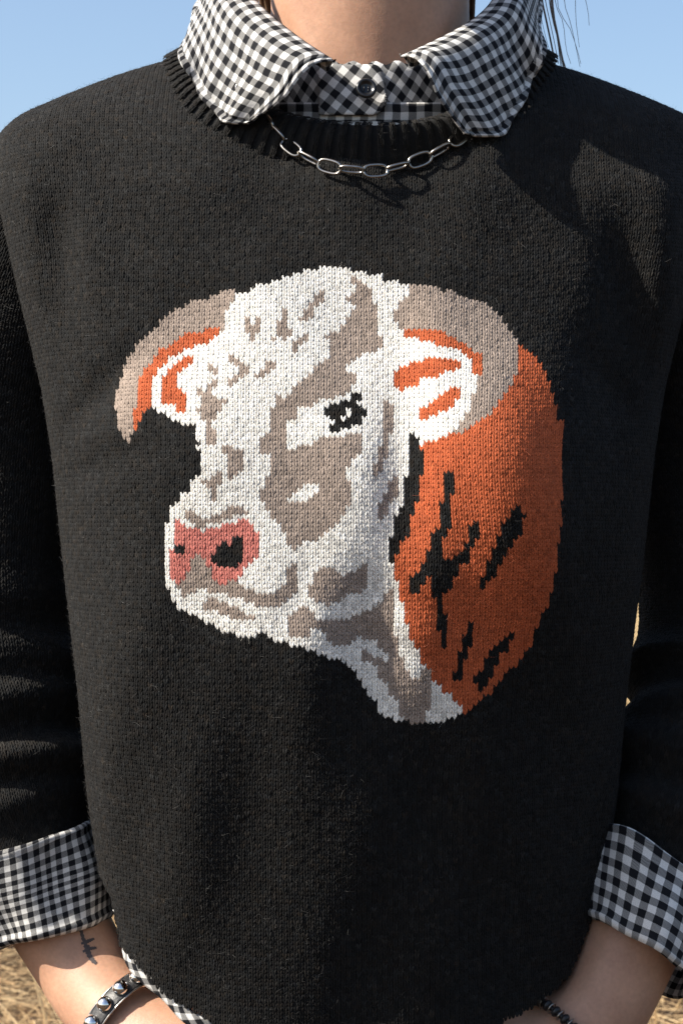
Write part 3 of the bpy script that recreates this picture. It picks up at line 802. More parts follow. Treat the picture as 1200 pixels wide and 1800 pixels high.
# ------------------------------------------------------------------ body: one continuous skin
HX = 0.0165
def forearm_nodes(side):
    if side < 0:
        return np.array([[*W(130, 350, .034), .036, .036], [*W(10, 560, .054), .040, .040], [*W(-14, 800, .058), .042, .043], [*W(-22, 1110, .052), .040, .042],
                         [*W(20, 1370, .030), .037, .038], [*W(75, 1560, .018), .031, .032], [*W(136, 1680, .008), .0280, .0265],
                         [*W(178, 1752, -.010), .0265, .0225], [*W(235, 1812, -.030), .029, .021], [*W(300, 1875, -.052), .037, .018], [*W(340, 1930, -.062), .036, .015]])
    return np.array([[*W(1110, 350, .034), .036, .036], [*W(1234, 560, .054), .040, .040], [*W(1262, 800, .064), .042, .043], [*W(1272, 1110, .064), .040, .042],
                     [*W(1226, 1370, .026), .038, .039], [*W(1142, 1560, .000), .033, .034], [*W(1094, 1690, -.016), .0285, .0275],
                     [*W(1056, 1772, -.026), .0270, .0235], [*W(1005, 1830, -.034), .029, .021], [*W(950, 1890, -.046), .037, .018], [*W(915, 1945, -.054), .036, .015]])
def build_body():
    parts = []
    # neck, leaning slightly forward, with the windpipe and the two cords of muscle
    neck = np.array([[HX, .020, 1.27, .075, .060], [HX, .012, 1.335, .0625, .064], [HX, .006, 1.375, .0585, .0655], [HX, -.002, 1.42, .0575, .064], [HX, -.008, 1.47, .056, .062]])
    nd = spline(neck, 30); parts.append(tube_vf(nd[:, :3], nd[:, 3:5], 40, up=(0, -1, 0)))
    for s in (-1, 1):
        pth = spline([[HX + s * .052, .005, 1.47], [HX + s * .038, -.034, 1.40], [HX + s * .017, -.050, 1.345], [HX + s * .010, -.050, 1.325]], 20)
        parts.append(tube_vf(pth, np.linspace(.012, .0085, 20), 12))
    pth = spline([[HX, -.046, 1.43], [HX, -.049, 1.39], [HX, -.046, 1.35]], 12); parts.append(tube_vf(pth, np.full(12, .0125), 12))
    # head: skull, jaw, chin, nose, lips, brow, cheeks, ears (above the frame; it throws the shadow on the shoulder)
    parts += [ellipsoid((HX, -.005, 1.565), (.073, .092, .098)), ellipsoid((HX, -.048, 1.505), (.054, .054, .068)),
              ellipsoid((HX, -.088, 1.462), (.022, .018, .018)), ellipsoid((HX, -.107, 1.535), (.011, .014, .020)),
              ellipsoid((HX, -.103, 1.525), (.015, .011, .009)), ellipsoid((HX, -.098, 1.497), (.021, .009, .006)),
              ellipsoid((HX, -.097, 1.487), (.018, .009, .007)), ellipsoid((HX, -.084, 1.580), (.048, .014, .012))]
    for s in (-1, 1):
        parts += [ellipsoid((HX + s * .036, -.076, 1.525), (.022, .020, .024)), ellipsoid((HX + s * .030, -.086, 1.560), (.013, .010, .008)),
                  ellipsoid((HX + s * .076, .008, 1.545), (.010, .020, .032))]
    # shoulders, chest and hips, all inside the clothes
    tr = np.array([[HX * .5, .01, .86, .120, .082], [CX, .01, 1.00, .125, .082], [CX, .01, 1.12, .140, .085], [CX, .016, 1.22, .150, .080], [CX, .020, 1.29, .150, .066], [HX * .7, .022, 1.335, .090, .045], [HX, .02, 1.37, .05, .04]])
    nd = spline(tr, 50); parts.append(tube_vf(nd[:, :3], nd[:, 3:5], 40, up=(0, -1, 0)))
    for s in (-1, 1):
        nd = spline(forearm_nodes(s), 90); parts.append(tube_vf(nd[:, :3], nd[:, 3:5], 28, up=(0, -1, 0)))
        # fingers reaching into the pocket, thumb hooked outside it
        tip = nd[-1, :3]; dirn = normalize(nd[-1, :3] - nd[-8, :3]); side = normalize(np.cross(dirn, np.array([0, -1.0, 0])))
        for q, (o_, ln) in enumerate(((-.027, .060), (-.009, .074), (.009, .078), (.026, .068))):
            b0 = tip + side * o_ - dirn * .012
            pth = spline([b0, b0 + dirn * ln * .5 + np.array([0, .004, 0]), b0 + dirn * ln + np.array([0, .016, 0])], 14)
            parts.append(tube_vf(pth, np.linspace(.0095, .0072, 14), 10))
        th0 = nd[-5, :3] + side * (.024 * -s); pth = spline([th0, th0 + dirn * .026 + side * (-s * .016), th0 + dirn * .052 + side * (-s * .018)], 14)
        parts.append(tube_vf(pth, np.linspace(.0125, .0085, 14), 10))
    for s in (-1, 1):
        lg = spline(np.array([[CX + s * .065, .01, .84, .055, .065], [CX + s * .080, .005, .72, .066, .076], [CX + s * .088, .0, .48, .055, .058], [CX + s * .090, .01, .30, .050, .054], [CX + s * .092, .02, .08, .036, .038]]), 40)
        parts.append(tube_vf(lg[:, :3], lg[:, 3:5], 24, up=(0, -1, 0)))
        parts.append(ellipsoid((CX + s * .095, -.035, .035), (.038, .10, .028)))
    me = remeshed('body', parts, .0034, 10)
    return obj('body', me, M_skin, person)
body = build_body()
tag(body, 'bare neck and forearms of sunlit light skin')
def bvh_of(o):
    me = o.data; v = np.empty(len(me.vertices) * 3); me.vertices.foreach_get('co', v)
    return BVHTree.FromPolygons([tuple(p) for p in v.reshape(-1, 3)], [tuple(p.vertices) for p in me.polygons])
BODY = bvh_of(body)
def ray_px(px, py, tree=None):
    o = Vector((0, CY, CZ)); d = (Vector(W(px, py, 0.0)) - o).normalized()
    h = (tree or BODY).ray_cast(o, d)
    return h[0], h[1], d

# small tattoo on the wrist: a thin blade with a cross guard
def build_tattoo():
    strokes = [([(139, 1622), (146, 1648), (152, 1664)], [2.6, 3.0, 3.6]), ([(152, 1662), (157, 1678), (163, 1688), (170, 1694)], [5.0, 4.4, 3.8, 2.6]),
               ([(143, 1659), (154, 1655), (166, 1650)], [2.0, 3.2, 1.8]), ([(146, 1673), (157, 1668), (170, 1666)], [1.8, 3.0, 1.8])]
    Vs, Fs, o = [], [], 0
    for pts, wd in strokes:
        n = 18; p = spline(np.array([[a[0], a[1], w_] for a, w_ in zip(pts, wd)]), n)
        t = normalize(np.gradient(p[:, :2], axis=0)); q = np.stack([-t[:, 1], t[:, 0]], 1)
        rows = []
        for k in (-1, -.4, .4, 1):
            r = []
            for i in range(n):
                jit = 1 + .25 * math.sin(i * 2.3 + k)
                h, nn, d = ray_px(*(p[i, :2] + q[i] * k * p[i, 2] * jit))
                if h is None: return
                r.append(np.array(h + nn * .00025))
            rows.append(r)
        G = np.array(rows); Vs.append(G.reshape(-1, 3)); Fs.append(grid_faces(4, n) + o); o += 4 * n
    t = obj('tattoo', np_mesh('tattoo', np.vstack(Vs), Fs), M_ink, body)
    tag(t, 'small dark tattoo of a blade with crossbars on the wrist')
build_tattoo()

# ------------------------------------------------------------------ shirt
def solid_sheet(name, G, uvG, mat, parent, thick=.0011, rim=True):
    """a sheet of cloth with real thickness: G (nu,nv,3) outer face"""
    nu, nv = G.shape[:2]
    Tu, Tv, Nn = frames(G)
    V = np.concatenate([G, G - Nn * thick]).reshape(-1, 3)
    F = grid_faces(nu, nv); n = nu * nv
    Fb = F[:, ::-1] + n
    b = np.concatenate([np.arange(nu) * nv, (nu - 1) * nv + np.arange(1, nv), (np.arange(nu - 1)[::-1]) * nv + nv - 1, np.arange(1, nv - 1)[::-1]])
    b2 = np.roll(b, -1)
    Fr = np.stack([b2, b, b + n, b2 + n], 1)
    uv = np.concatenate([uvG.reshape(-1, 2)] * 2)
    return obj(name, np_mesh(name, V, [F, Fb, Fr], uv=uv), mat, parent)

def build_shirt():
    # body of the shirt: a tube under the sweater whose tail shows below the hem
    idx = np.arange(0, len(ZT), 6); I = TT[idx][:, ::6]; nz, nt_ = I.shape[:2]
    ok_z = ZT[idx] < 1.0
    I = I[ok_z]; nz = len(I)
    cp = np.stack([np.full(nz, CX), CT[idx][ok_z], ZT[idx][ok_z]], -1)[:, None]
    dv = I - cp; dl = np.linalg.norm(dv, axis=-1, keepdims=True)
    G = cp + dv * (1 - .0085 / dl)
    qx, qy = proj(G)
    a = np.array(HEM); 
    keep = qy < hem_y(qx) + np.where(qx < 430, 9, -8)
    F = grid_faces(nz, nt_); F = F[keep.ravel()[F].all(1)]
    th = np.cumsum(np.concatenate([[0], np.linalg.norm(np.diff(G[nz // 3], axis=0), axis=1)]))
    uv = np.stack([np.repeat(th[None], nz, 0), np.repeat(ZT[idx][ok_z][:, None], nt_, 1)], -1)
    s = obj('shirt', np_mesh('shirt', G.reshape(-1, 3), F, uv=uv.reshape(-1, 2)), M_ging, person)
    tag(s, 'black and white gingham shirt worn under the sweater')
    return s
shirt = build_shirt()

def strip_along(px_pts, width_px):  # helper for the tail edge
    pass

def build_tail():
    # turned shirt tail that follows the sweater hem on the arm side
    pts = [(196, 1590), (204, 1625), (214, 1662), (240, 1705), (282, 1748), (330, 1784), (400, 1824), (520, 1850), (640, 1858)]
    n = 60; P = []
    for p in spline(np.array(pts, float), n):
        q = on_torso(*p); P.append(q)
    P = np.array(P); P = np.stack([smooth1(P[:, k], 7) for k in range(3)], 1)
    T_ = normalize(np.gradient(P, axis=0)); cent = np.array([CX, .03, 0])
    out = P - cent; out[:, 2] = 0; out = normalize(out); dn = normalize(np.cross(T_, out)); dn *= np.sign(-dn[:, 2:3] + 1e-9)
    r = np.linspace(-1, 1, 6)
    s = np.linspace(0, 1, n)
    G = P[:, None] + dn[:, None] * (.0045 * r[None, :, None] + .0010) - out[:, None] * (.0035 + .002 * np.sin(s * 25))[:, None, None]
    L = np.concatenate([[0], np.cumsum(np.linalg.norm(np.diff(P, axis=0), axis=1))])
    uv = np.stack([np.repeat(L[:, None], 6, 1) * .72 + (r * .0065)[None] * .7, np.repeat((r * .0065)[None], n, 0) * .72 - L[:, None] * .7], -1)
    solid_sheet('shirt_tail', G, uv, M_ging, shirt)
build_tail()

# collar: fold line near the neck, leaf lying over the neckband
COL_L = [((590, 107, -.0800), (440, 217, -.1020, 0.0070)), ((566, 92, -.0790), (412, 219, -.1010, 0.0060)), ((530, 68, -.0730), (385, 211, -.0980, 0.0050)), ((490, 37, -.0610), (362, 184, -.0900, 0.0045)),
         ((458, 8, -.0470), (342, 152, -.0760, 0.0045)), ((432, -22, -.0240), (323, 109, -.0500)), ((420, -52, .010), (329, 62, -.014)), ((428, -78, .042), (349, 4, .036)), ((480, -100, .070), (420, -30, .082))]
COL_R = [((703, 98, -.0800), (818, 234, -.1020, 0.0150)), ((732, 85, -.0790), (850, 241, -.1010, 0.0090)), ((768, 68, -.0730), (888, 236, -.0980, 0.0030)), ((808, 47, -.0610), (908, 194, -.0900, 0.0030)),
         ((842, 24, -.0470), (934, 146, -.0760, 0.0040)), ((866, -4, -.0240), (957, 100, -.0500)), ((880, -42, .010), (957, 56, -.014)), ((872, -74, .042), (942, 0, .036)), ((826, -100, .070), (884, -30, .082))]
COL_B = [((650, -112, .086), (650, -36, .112))]
def build_collar():
    def lie(a, b):
        if b[2] < -.06:
            y = on_torso(b[0], max(b[1], neck_y(np.array(float(b[0])))))[1] - b[3]
            b = (b[0], b[1], y)
        b = b[:3]
        return a, b
    st = [lie(*q) for q in COL_L] + COL_B + [lie(*q) for q in COL_R[::-1]]
    f = np.array([W(*a) for a, b in st]); e = np.array([W(*b) for a, b in st])
    n = 420; m = 80
    S = np.hstack([f, e])
    uu = np.linspace(0, 1, n); UW = uu - .115 * np.sin(2 * np.pi * uu)
    def spl(P, n):
        Q = np.vstack([2 * P[0] - P[1], P, 2 * P[-1] - P[-2]]); out = []
        K = len(P) - 1
        for u in K * UW:
            i = min(int(u), K - 1); t = u - i; a, b, c, d = Q[i], Q[i + 1], Q[i + 2], Q[i + 3]
            out.append(.5 * (2 * b + (c - a) * t + (2 * a - 5 * b + 4 * c - d) * t**2 + (3 * b - a - 3 * c + d) * t**3))
        return np.array(out)
    S = spl(S, n); f, e = S[:, :3], S[:, 3:]
    ax = np.array([HX, .012, 0.0])
    u = UW
    out = (f + e) / 2 - ax; out[:, 2] = 0; out = normalize(out)
    s = np.linspace(0, 1, m) ** .9
    G = np.zeros((n, m, 3))
    for j, t in enumerate(s):
        roll = .0100 * math.sin(math.pi * t ** .62) * (1 - .25 * t)
        base = f * (1 - t) + e * t
        G[:, j] = base + out * roll + np.array([0, 0, 1]) * (.0045 * math.sin(math.pi * min(1, t * 2.2)))
        wave = .0016 * np.sin(u * 60 + t * 3) * t + .0022 * np.sin(u * 23 + 1.2) * t * (1 - .4 * t)
        G[:, j] += out * wave[:, None]
    # the leaf's short front edge bows out below the straight line
    front = np.exp(-((u) / .035) ** 2) + np.exp(-((u - 1) / .035) ** 2)
    G += (front[:, None] * (.0055 * np.sin(np.pi * s))[None])[..., None] * np.array([0, -.15, -1.0])
    fw = .3 * np.exp(-((u) / .075) ** 2) + np.exp(-((u - 1) / .060) ** 2)
    G += (fw[:, None] * (.0085 * np.sin(np.pi * s ** .75))[None])[..., None] * np.array([0, -1.0, .1])
    # turned hem: a ridge along the edge and the sunk line of stitching inside it
    Lv = np.linalg.norm(np.diff(G, axis=1), axis=2); dv_ = np.concatenate([np.cumsum(Lv[:, ::-1], 1)[:, ::-1], np.zeros((n, 1))], 1)
    Lu = np.linalg.norm(np.diff(G[:, 30], axis=0), axis=1); cu = np.concatenate([[0], np.cumsum(Lu)])
    du_ = np.minimum(cu, cu[-1] - cu)[:, None]
    de = np.minimum(dv_, du_ + 0 * dv_)
    sew = .0008 * np.sin(cu[:, None] * 2 * np.pi / .0042 + 0 * dv_)
    rel = .0010 * np.exp(-((de - .0014) / .0012) ** 2) - .0010 * np.exp(-((de - .0042) / .0007) ** 2)
    rel += .0003 * np.exp(-((de - .010) / .005) ** 2) * np.sin(cu * 2 * np.pi / .017 + 1.0)[:, None]
    Gs = G; G = G + out[:, None] * rel[..., None]
    # inner face: from the fold down inside against the stand
    inn = []
    endk = (sgate(u, .0, .05) * (1 - sgate(u, .95, 1.0)))[:, None]
    for t in np.linspace(.45, .06, 5):
        inn.append(f - out * (.0035 * (1 - (1 - t) ** 3)) * endk - np.array([0, 0, 1]) * (.020 * t) * endk - (1 - endk) * .0002 * t)
    Gs = np.concatenate([np.stack(inn, 1), Gs], 1)
    G = np.concatenate([np.stack(inn, 1), G], 1)
    mm = G.shape[1]
    mid = Gs[:, 30]
    L = np.concatenate([[0], np.cumsum(np.linalg.norm(np.diff(mid, axis=0), axis=1))])
    v = np.concatenate([np.zeros((n, 1)), np.cumsum(np.linalg.norm(np.diff(Gs, axis=1), axis=2), 1)], 1)
    shear = .12
    uv = np.stack([np.repeat(L[:, None], mm, 1) + shear * v, v], -1) * 1.06
    o = solid_sheet('collar', G, uv, M_ging, shirt, .0013)
    # stitched seam close to the edge
    tag(o, 'pointed gingham collar leaves spread over the sweater neckline')
    rows = G[:, -5]
    Tn = normalize(np.gradient(rows, axis=0)); Nn = frames(G)[2][:, -5]
    sg = 1.0 if (Nn * out).sum(-1).mean() > 0 else -1.0
    return G, sg
collar_G, collar_sg = build_collar()

def build_stand():
    # collar stand round the neck, and the button tab that overlaps it
    n, m = 160, 14
    ph = np.linspace(-np.pi * .98, np.pi * .98, n)
    z0, z1 = 1.306, 1.3700
    G = np.zeros((n, m, 3)); s = np.linspace(0, 1, m)
    for j, t in enumerate(s):
        rx = .0690 - .0035 * t; ry = .0828 - .006 * t
        lift = .020 * (1 - np.cos(ph)) / 2 * (t + .4)
        z = z0 + (z1 - z0) * t + lift
        z = z - .0022 * np.exp(-(ph / .5) ** 2) * t
        G[:, j] = np.stack([HX - .001 + rx * np.sin(ph), .012 - ry * np.cos(ph), z], -1)
        G[:, j, 2] += .0012 * np.sin(ph * 34) * t ** 4
    L = ph * .075
    a = math.radians(38)
    U, V = np.repeat(L[:, None], m, 1), np.repeat((s * .058)[None], n, 0)
    uv = np.stack([U * math.cos(a) - V * math.sin(a), U * math.sin(a) + V * math.cos(a)], -1)
    solid_sheet('collar_stand', G, uv, M_ging, shirt, .0012)
    # tab
    n2, m2 = 40, 16
    x0, x1 = 560.0, 677.0
    G = np.zeros((n2, m2, 3)); UV = np.zeros((n2, m2, 2))
    for i in range(n2):
        a_ = i / (n2 - 1); px = x0 + (x1 - x0) * a_
        rnd = max(0, (a_ - .80) / .20); cut = 1 - math.sqrt(max(0, 1 - rnd ** 2))
        top = 113 + 10 * (1 - a_) * 0 + 30 * cut; bot = 201 - 28 * cut
        for j in range(m2):
            b_ = j / (m2 - 1); py = bot + (top - bot) * b_
            P = W(px, py, -.080)
            sx = np.clip((P[0] - HX) / .069, -1, 1); y = .012 - .0816 * math.sqrt(max(0, 1 - sx * sx)) + .0052 * b_ - .0022
            G[i, j] = W(px, py, y) + np.array([0, -.0006 * math.sin(a_ * 9) * b_, 0])
            UV[i, j] = (a_ * .037 * .79 - b_ * .028 * .62, a_ * .037 * .62 + b_ * .028 * .79 + .003)
    solid_sheet('button_tab', G, UV, M_ging, shirt, .0014)
    # front of the shirt below the stand, tucked behind the neckband
    n3, m3 = 50, 8
    G = np.zeros((n3, m3, 3)); UV = np.zeros((n3, m3, 2))
    for i in range(n3):
        a_ = i / (n3 - 1); px = 470 + 360 * a_
        for j in range(m3):
            b_ = j / (m3 - 1); py = 232 - 52 * b_ 
            sx = (px - 650) / 225; y = .012 - .0830 * math.sqrt(max(0.05, 1 - sx * sx)) + .004 * (1 - b_) + .0035 * b_ ** 2
            G[i, j] = W(px, py, y); UV[i, j] = (a_ * .112, b_ * .0165 + .0042)
    solid_sheet('shirt_front', G, UV, M_ging, shirt, .001)
    # button: dished black disc with a rim and four thread holes
    c = W(643, 157, -.0776); h, nn, d = None, None, None
    R = .0058; nu = 40
    prof = [(0.0, .0012), (.0022, .0012), (.0031, .0014), (.0040, .0026), (.0049, .0029), (.0056, .0022), (.0058, .0012), (.0054, .0002), (0.0, .0)]
    G = np.zeros((nu, len(prof), 3))
    for i in range(nu):
        a_ = 2 * np.pi * i / nu
        for j, (r, z) in enumerate(prof): G[i, j] = (r * math.cos(a_), -z, r * math.sin(a_))
    parts = [(G.reshape(-1, 3), [grid_faces(nu, len(prof), True)[:, ::-1]])]
    for sx in (-1, 1):
        for sz in (-1, 1):
            parts.append(tube_vf(np.array([[sx * .0012, -.0016, sz * .0012], [sx * .0012, -.0002, sz * .0012]]), [.0005, .0005], 8, up=(1, 0, 0)))
    for sx in (-1, 1):
        pth = spline([[sx * .0012, -.0008, -.0014], [sx * .0012, -.0019, 0], [sx * .0012, -.0008, .0014]], 8); parts.append(tube_vf(pth, np.full(8, .00042), 6, up=(1, 0, 0)))
    V, F = join(parts)
    rot = np.array(Matrix.Rotation(math.radians(-12), 3, 'X') @ Matrix.Rotation(math.radians(5), 3, 'Z'))
    V = V @ rot.T + (c + np.array([0, .0052 - .0052, 0]))
    b = obj('button', np_mesh('button', V, F), M_button, shirt)
    tag(b, 'round black collar button')
build_stand()

def build_cuff(side):
    if side < 0:
        nd = np.array([[*W(42, 1470, .018), .0445, .0440], [*W(62, 1554, .018), .0445, .0440], [*W(86, 1636, .016), .0400, .0400]])
        tilt = .10
    else:
        nd = np.array([[*W(1156, 1541, .002), .0440, .0470], [*W(1140, 1612, -.008), .0420, .0460], [*W(1122, 1684, -.018), .0370, .0420]])
        tilt = -.10
    m = 34; nd = spline(nd, m); n = 110
    G = tube(nd[:, :3], nd[:, 3:5], n, up=(0, -1, 0), phi0=-np.pi / 2)
    ph = np.linspace(0, 2 * np.pi, n, endpoint=False)[:, None]; s = np.linspace(0, 1, m)[None]
    if side > 0: G[..., 2] -= (.44 - .12 * s) * (G[..., 0] - nd[None, :, 0])      # the cuff sits askew on the arm
    ctr = nd[None, :, :3]; rad = normalize(G - ctr); axis = normalize(nd[-1, :3] - nd[0, :3])
    D = .0022 * np.sin(3 * ph + 4 * s + side) + .0015 * np.sin(5 * ph - 3 * s + 1) + .0014 * np.sin(8 * ph + 2 * s)
    if side > 0:   # soft dent in the cloth on the body side
        D -= .0075 * np.exp(-((np.sin((ph - 4.1) / 2)) / .22) ** 2) * np.sin(np.pi * np.clip(s * 1.1, 0, 1))
    D += .0014 * np.exp(-((s - .965) / .025) ** 2) + .0010 * np.exp(-((s - .03) / .02) ** 2)
    D -= .0009 * np.exp(-((s - .925) / .012) ** 2)
    G = G + rad * D[..., None] + axis * (.0030 * np.sin(2 * ph + .6 + side) * (s - .3))[..., None]
    # turn the lower edge under and bring the cloth back up inside
    r_end = normalize(G[:, -1] - nd[-1, :3])
    low = [G[:, -1] + axis * .0016 - r_end * .0016, G[:, -1] + axis * .0004 - r_end * .0040, G[:, -6] - r_end * .0050, G[:, -14] - r_end * .0050]
    top = [G[:, 0] - r_end * .0030 + axis * .006, G[:, 0] - r_end * .0016 - axis * .0006]
    G = np.concatenate([np.stack(top, 1), G, np.stack(low, 1)], 1)
    G = np.concatenate([G, G[:1]], 0)
    mm = G.shape[1]
    L = np.linspace(0, 2 * np.pi * .043, n + 1)
    v = np.concatenate([[0], np.cumsum(np.linalg.norm(np.diff(G[0], axis=0), axis=1))])
    uv = np.stack([np.repeat(L[:, None], mm, 1) + (.12 if side < 0 else .05) * v[None], np.repeat(v[None], n + 1, 0) + .0022 * np.sin(L * 40)[:, None]], -1) * (1.30 if side < 0 else .92)
    F = grid_faces(n + 1, mm)
    o = obj('cuff', np_mesh('cuff', G.reshape(-1, 3), F, uv=uv.reshape(-1, 2)), M_ging, shirt)
    tag(o, 'turned back gingham shirt cuff')
build_cuff(-1); build_cuff(1)

# ------------------------------------------------------------------ trousers and boots (below the frame)
def build_legs():
    parts = []
    hip = spline(np.array([[CX, .012, .93, .115, .078], [CX, .012, .86, .120, .080], [CX, .010, .80, .134, .090], [CX, .006, .74, .145, .104], [CX, .006, .70, .14, .095]]), 24)
    parts.append(tube_vf(hip[:, :3], hip[:, 3:5], 48, up=(0, -1, 0)))
    for s in (-1, 1):
        lg = spline(np.array([[CX + s * .065, .008, .80, .070, .090], [CX + s * .082, .004, .66, .083, .088], [CX + s * .088, .0, .46, .066, .068], [CX + s * .090, .008, .26, .060, .064], [CX + s * .092, .016, .09, .056, .062]]), 40)
        parts.append(tube_vf(lg[:, :3], lg[:, 3:5], 32, up=(0, -1, 0)))
        # hand inside the front pocket
        h = spline(np.array([[CX + s * .098, -.090, .822, .030, .026], [CX + s * .085, -.100, .78, .045, .026], [CX + s * .075, -.098, .72, .040, .022]]), 14)
        parts.append(tube_vf(h[:, :3], h[:, 3:5], 20, up=(0, -1, 0)))
    t = obj('trousers', remeshed('trousers', parts, .006, 6), M_denim, person)
    for s in (-1, 1):
        ps = [ellipsoid((CX + s * .095, -.060, .040), (.044, .085, .038)), ellipsoid((CX + s * .094, .035, .045), (.038, .052, .044)),
              tube_vf(np.array([[CX + s * .093, .022, .04], [CX + s * .093, .02, .16]]), np.array([.046, .048]), 20)]
        me = remeshed('boot', ps, .005, 4)
        v = np.empty(len(me.vertices) * 3, np.float32); me.vertices.foreach_get('co', v); v = v.reshape(-1, 3); v[:, 2] = np.maximum(v[:, 2], .0); me.vertices.foreach_set('co', v.ravel())
        obj('boot', me, M_boot, person)
build_legs()

# ------------------------------------------------------------------ hair
def build_hair():
    Vs, Fs, o = [], [], 0
    def strand(pts, r0, r1, n=16, k=4):
        nonlocal o
        p = spline(np.array(pts, float), n)
        V, F = tube_vf(p, np.linspace(r0, r1, n), k, up=(.3, .2, .9), caps=False)
        Vs.append(V); Fs.extend([f + o for f in F]); o += len(V)
    # cap of hair combed back over the skull, in locks
    for i in range(420):
        a = rng.uniform(-np.pi, np.pi); e = rng.uniform(.05, 1.45)
        c = np.array([HX, .004, 1.572]); r = np.array([.080, .098, .104]) * rng.uniform(.98, 1.05)
        st = c + r * np.array([math.sin(a) * math.cos(e), -math.cos(a) * math.cos(e), math.sin(e)])
        if st[1] < -.060 and st[2] < 1.625: continue
        sx = np.sign(st[0] - HX) if abs(st[0] - HX) > .01 else rng.choice([-1, 1])
        m1 = c + r * normalize(np.array([sx * .8, .35, .25])) * 1.02
        bk = np.array([HX + sx * rng.uniform(.0, .066), rng.uniform(.075, .105), rng.uniform(1.44, 1.50)])
        en = np.array([HX + sx * rng.uniform(.0, .050), rng.uniform(.110, .150), rng.uniform(1.20, 1.36)])
        p1 = c + normalize((st - c) * .55 + (bk - c) * .45) * r * 1.02
        strand([st, p1, bk, (bk + en) / 2 + np.array([sx * .004, .012, 0]), en], .0034, .0008, 14, 4)
    # strands slipping forward over the shoulder beside the collar
    def down(pxs, Y, r0, r1):
        top = np.array([HX + .074, .012, 1.52]) + rng.normal(0, .006, 3)
        strand([top] + [W(x, y, Y) for x, y in pxs], r0, r1, 22, 5)
    for _ in range(9):
        j = rng.normal(0, 2.2)
        down([(955 + j * 1.2, -90), (967 + j, 0), (972 + j * .7, 33), (980 + j * .5, 67), (986 + j, 106), (996 + j * 2.5, 150)], .045 + rng.normal(0, .004), .00042, .0002)
    for _ in range(4):
        j = rng.normal(0, 2)
        down([(940 + j, -80), (953 + j, 0), (960 + j, 33), (970 + j, 80), (976 + j, 112)], .04, .0005, .0002)
    for pts in ([(970, -80), (980, 10), (1000, 50), (1013, 90), (1020, 112)], [(985, -80), (993, 0), (1002, 43), (1015, 100), (1020, 118)], [(1000, -80), (1011, 0), (1012, 33), (1018, 83)],
                [(960, -90), (975, 5), (988, 40), (996, 85), (1001, 112)], [(1000, -90), (1022, -20), (1032, 20), (1034, 45)], [(950, -60), (949, 10), (955, 50), (966, 95)]):
        down([(x + rng.normal(0, 1), y) for x, y in pts], .045 + rng.normal(0, .006), .00036, .00014)
    # wisps between neck and collar on the other side
    for i in range(26):
        x = rng.uniform(440, 459); b = rng.uniform(14, 34)
        strand([W(x - 16, -130, .03), W(x - 6, -60, .0), W(x - rng.uniform(0, 5), -10, -.030), W(x + rng.uniform(0, 6), b, -.042)], .0006, .0003, 12, 4)
    h = obj('hair', np_mesh('hair', np.vstack(Vs), Fs), M_hair, person)
    tag(h, 'brown hair with loose strands falling behind the shoulder')
build_hair()

# ------------------------------------------------------------------ necklace
def link_mesh(length=.0150, width=.0084, wire=.00086):
    n, k = 44, 10
    t = np.linspace(0, 2 * np.pi, n, endpoint=False)
    e = 2 / 2.9
    cx = np.sign(np.cos(t)) * np.abs(np.cos(t)) ** e * (length / 2 - wire); cz = np.sign(np.sin(t)) * np.abs(np.sin(t)) ** e * (width / 2 - wire)
    P = spline(np.stack([cx, np.zeros(n), cz], 1)[::1], n, True)
    Tn = normalize(np.roll(P, -1, 0) - np.roll(P, 1, 0)); U = np.array([0, 1.0, 0]); S = np.cross(Tn, U)
    a = np.linspace(0, 2 * np.pi, k, endpoint=False)
    G = P[None] + wire * (np.cos(a)[:, None, None] * S[None] + np.sin(a)[:, None, None] * U)
    G = np.concatenate([G, G[:, :1]], 1)
    return np_mesh('link', G.reshape(-1, 3), grid_faces(k, n + 1, True))
def build_necklace():
    root = empty('necklace', tuple(W(659, 300, -.11)))
    tag(root, 'silver paperclip chain necklace hanging below the gingham collar', 'necklace')
    me = link_mesh(); me.materials.append(M_silver)
    vis = [(452, 190), (468, 213), (486, 234), (512, 259), (542, 278), (579, 293), (618, 298), (660, 300), (698, 293), (738, 281), (773, 264), (806, 243), (832, 216)]
    pts = []
    for i, (x, y) in enumerate(vis):
        q = on_torso(x, max(y, neck_y(np.array(x)) - 30)); t = (neck_y(np.array(float(x))) - y) / 70.
        Y = q[1] - .0050 - (.0015 if 1 < i < 11 else 0) + (.007 if i in (0, 12) else 0)
        pts.append(W(x, y, Y))
    left = [W(432, 164, -.068), W(412, 132, -.056), W(396, 96, -.046), W(386, 66, -.022), W(384, 48, .004), W(388, 42, .030), W(405, 42, .058), W(450, 46, .082), W(505, 52, .096), W(565, 56, .103), W(628, 58, .105)]
    right = [W(851, 190, -.066), W(868, 156, -.056), W(884, 118, -.046), W(893, 86, -.022), W(898, 60, .004), W(902, 46, .030), W(888, 44, .058), W(848, 46, .082), W(795, 52, .096), W(740, 56, .103), W(682, 58, .105)]
    allp = left[::-1] + pts + right
    k0 = len(left)
    for i, p in enumerate(allp):
        a = allp[max(0, i - 1)]; b = allp[min(len(allp) - 1, i + 1)]
        x = Vector(b - a).normalized(); y = Vector((0.0, 1.0, 0.0)); y = (y - x * y.dot(x)).normalized(); z = x.cross(y)
        R = Matrix((x, y, z)).transposed()
        vi = i - k0
        face = (vi % 2 == 1)
        roll = math.radians((8 if vi % 4 == 1 else -10) if face else (78 if vi % 4 == 0 else 70))
        if vi == 1: roll = math.radians(50)
        R = R @ Matrix.Rotation(roll, 3, 'X')
        o = bpy.data.objects.new('link', me); COL.objects.link(o)
        o.matrix_local = Matrix.Translation(Vector(p) - root.location) @ R.to_4x4(); o.parent = root
build_necklace()

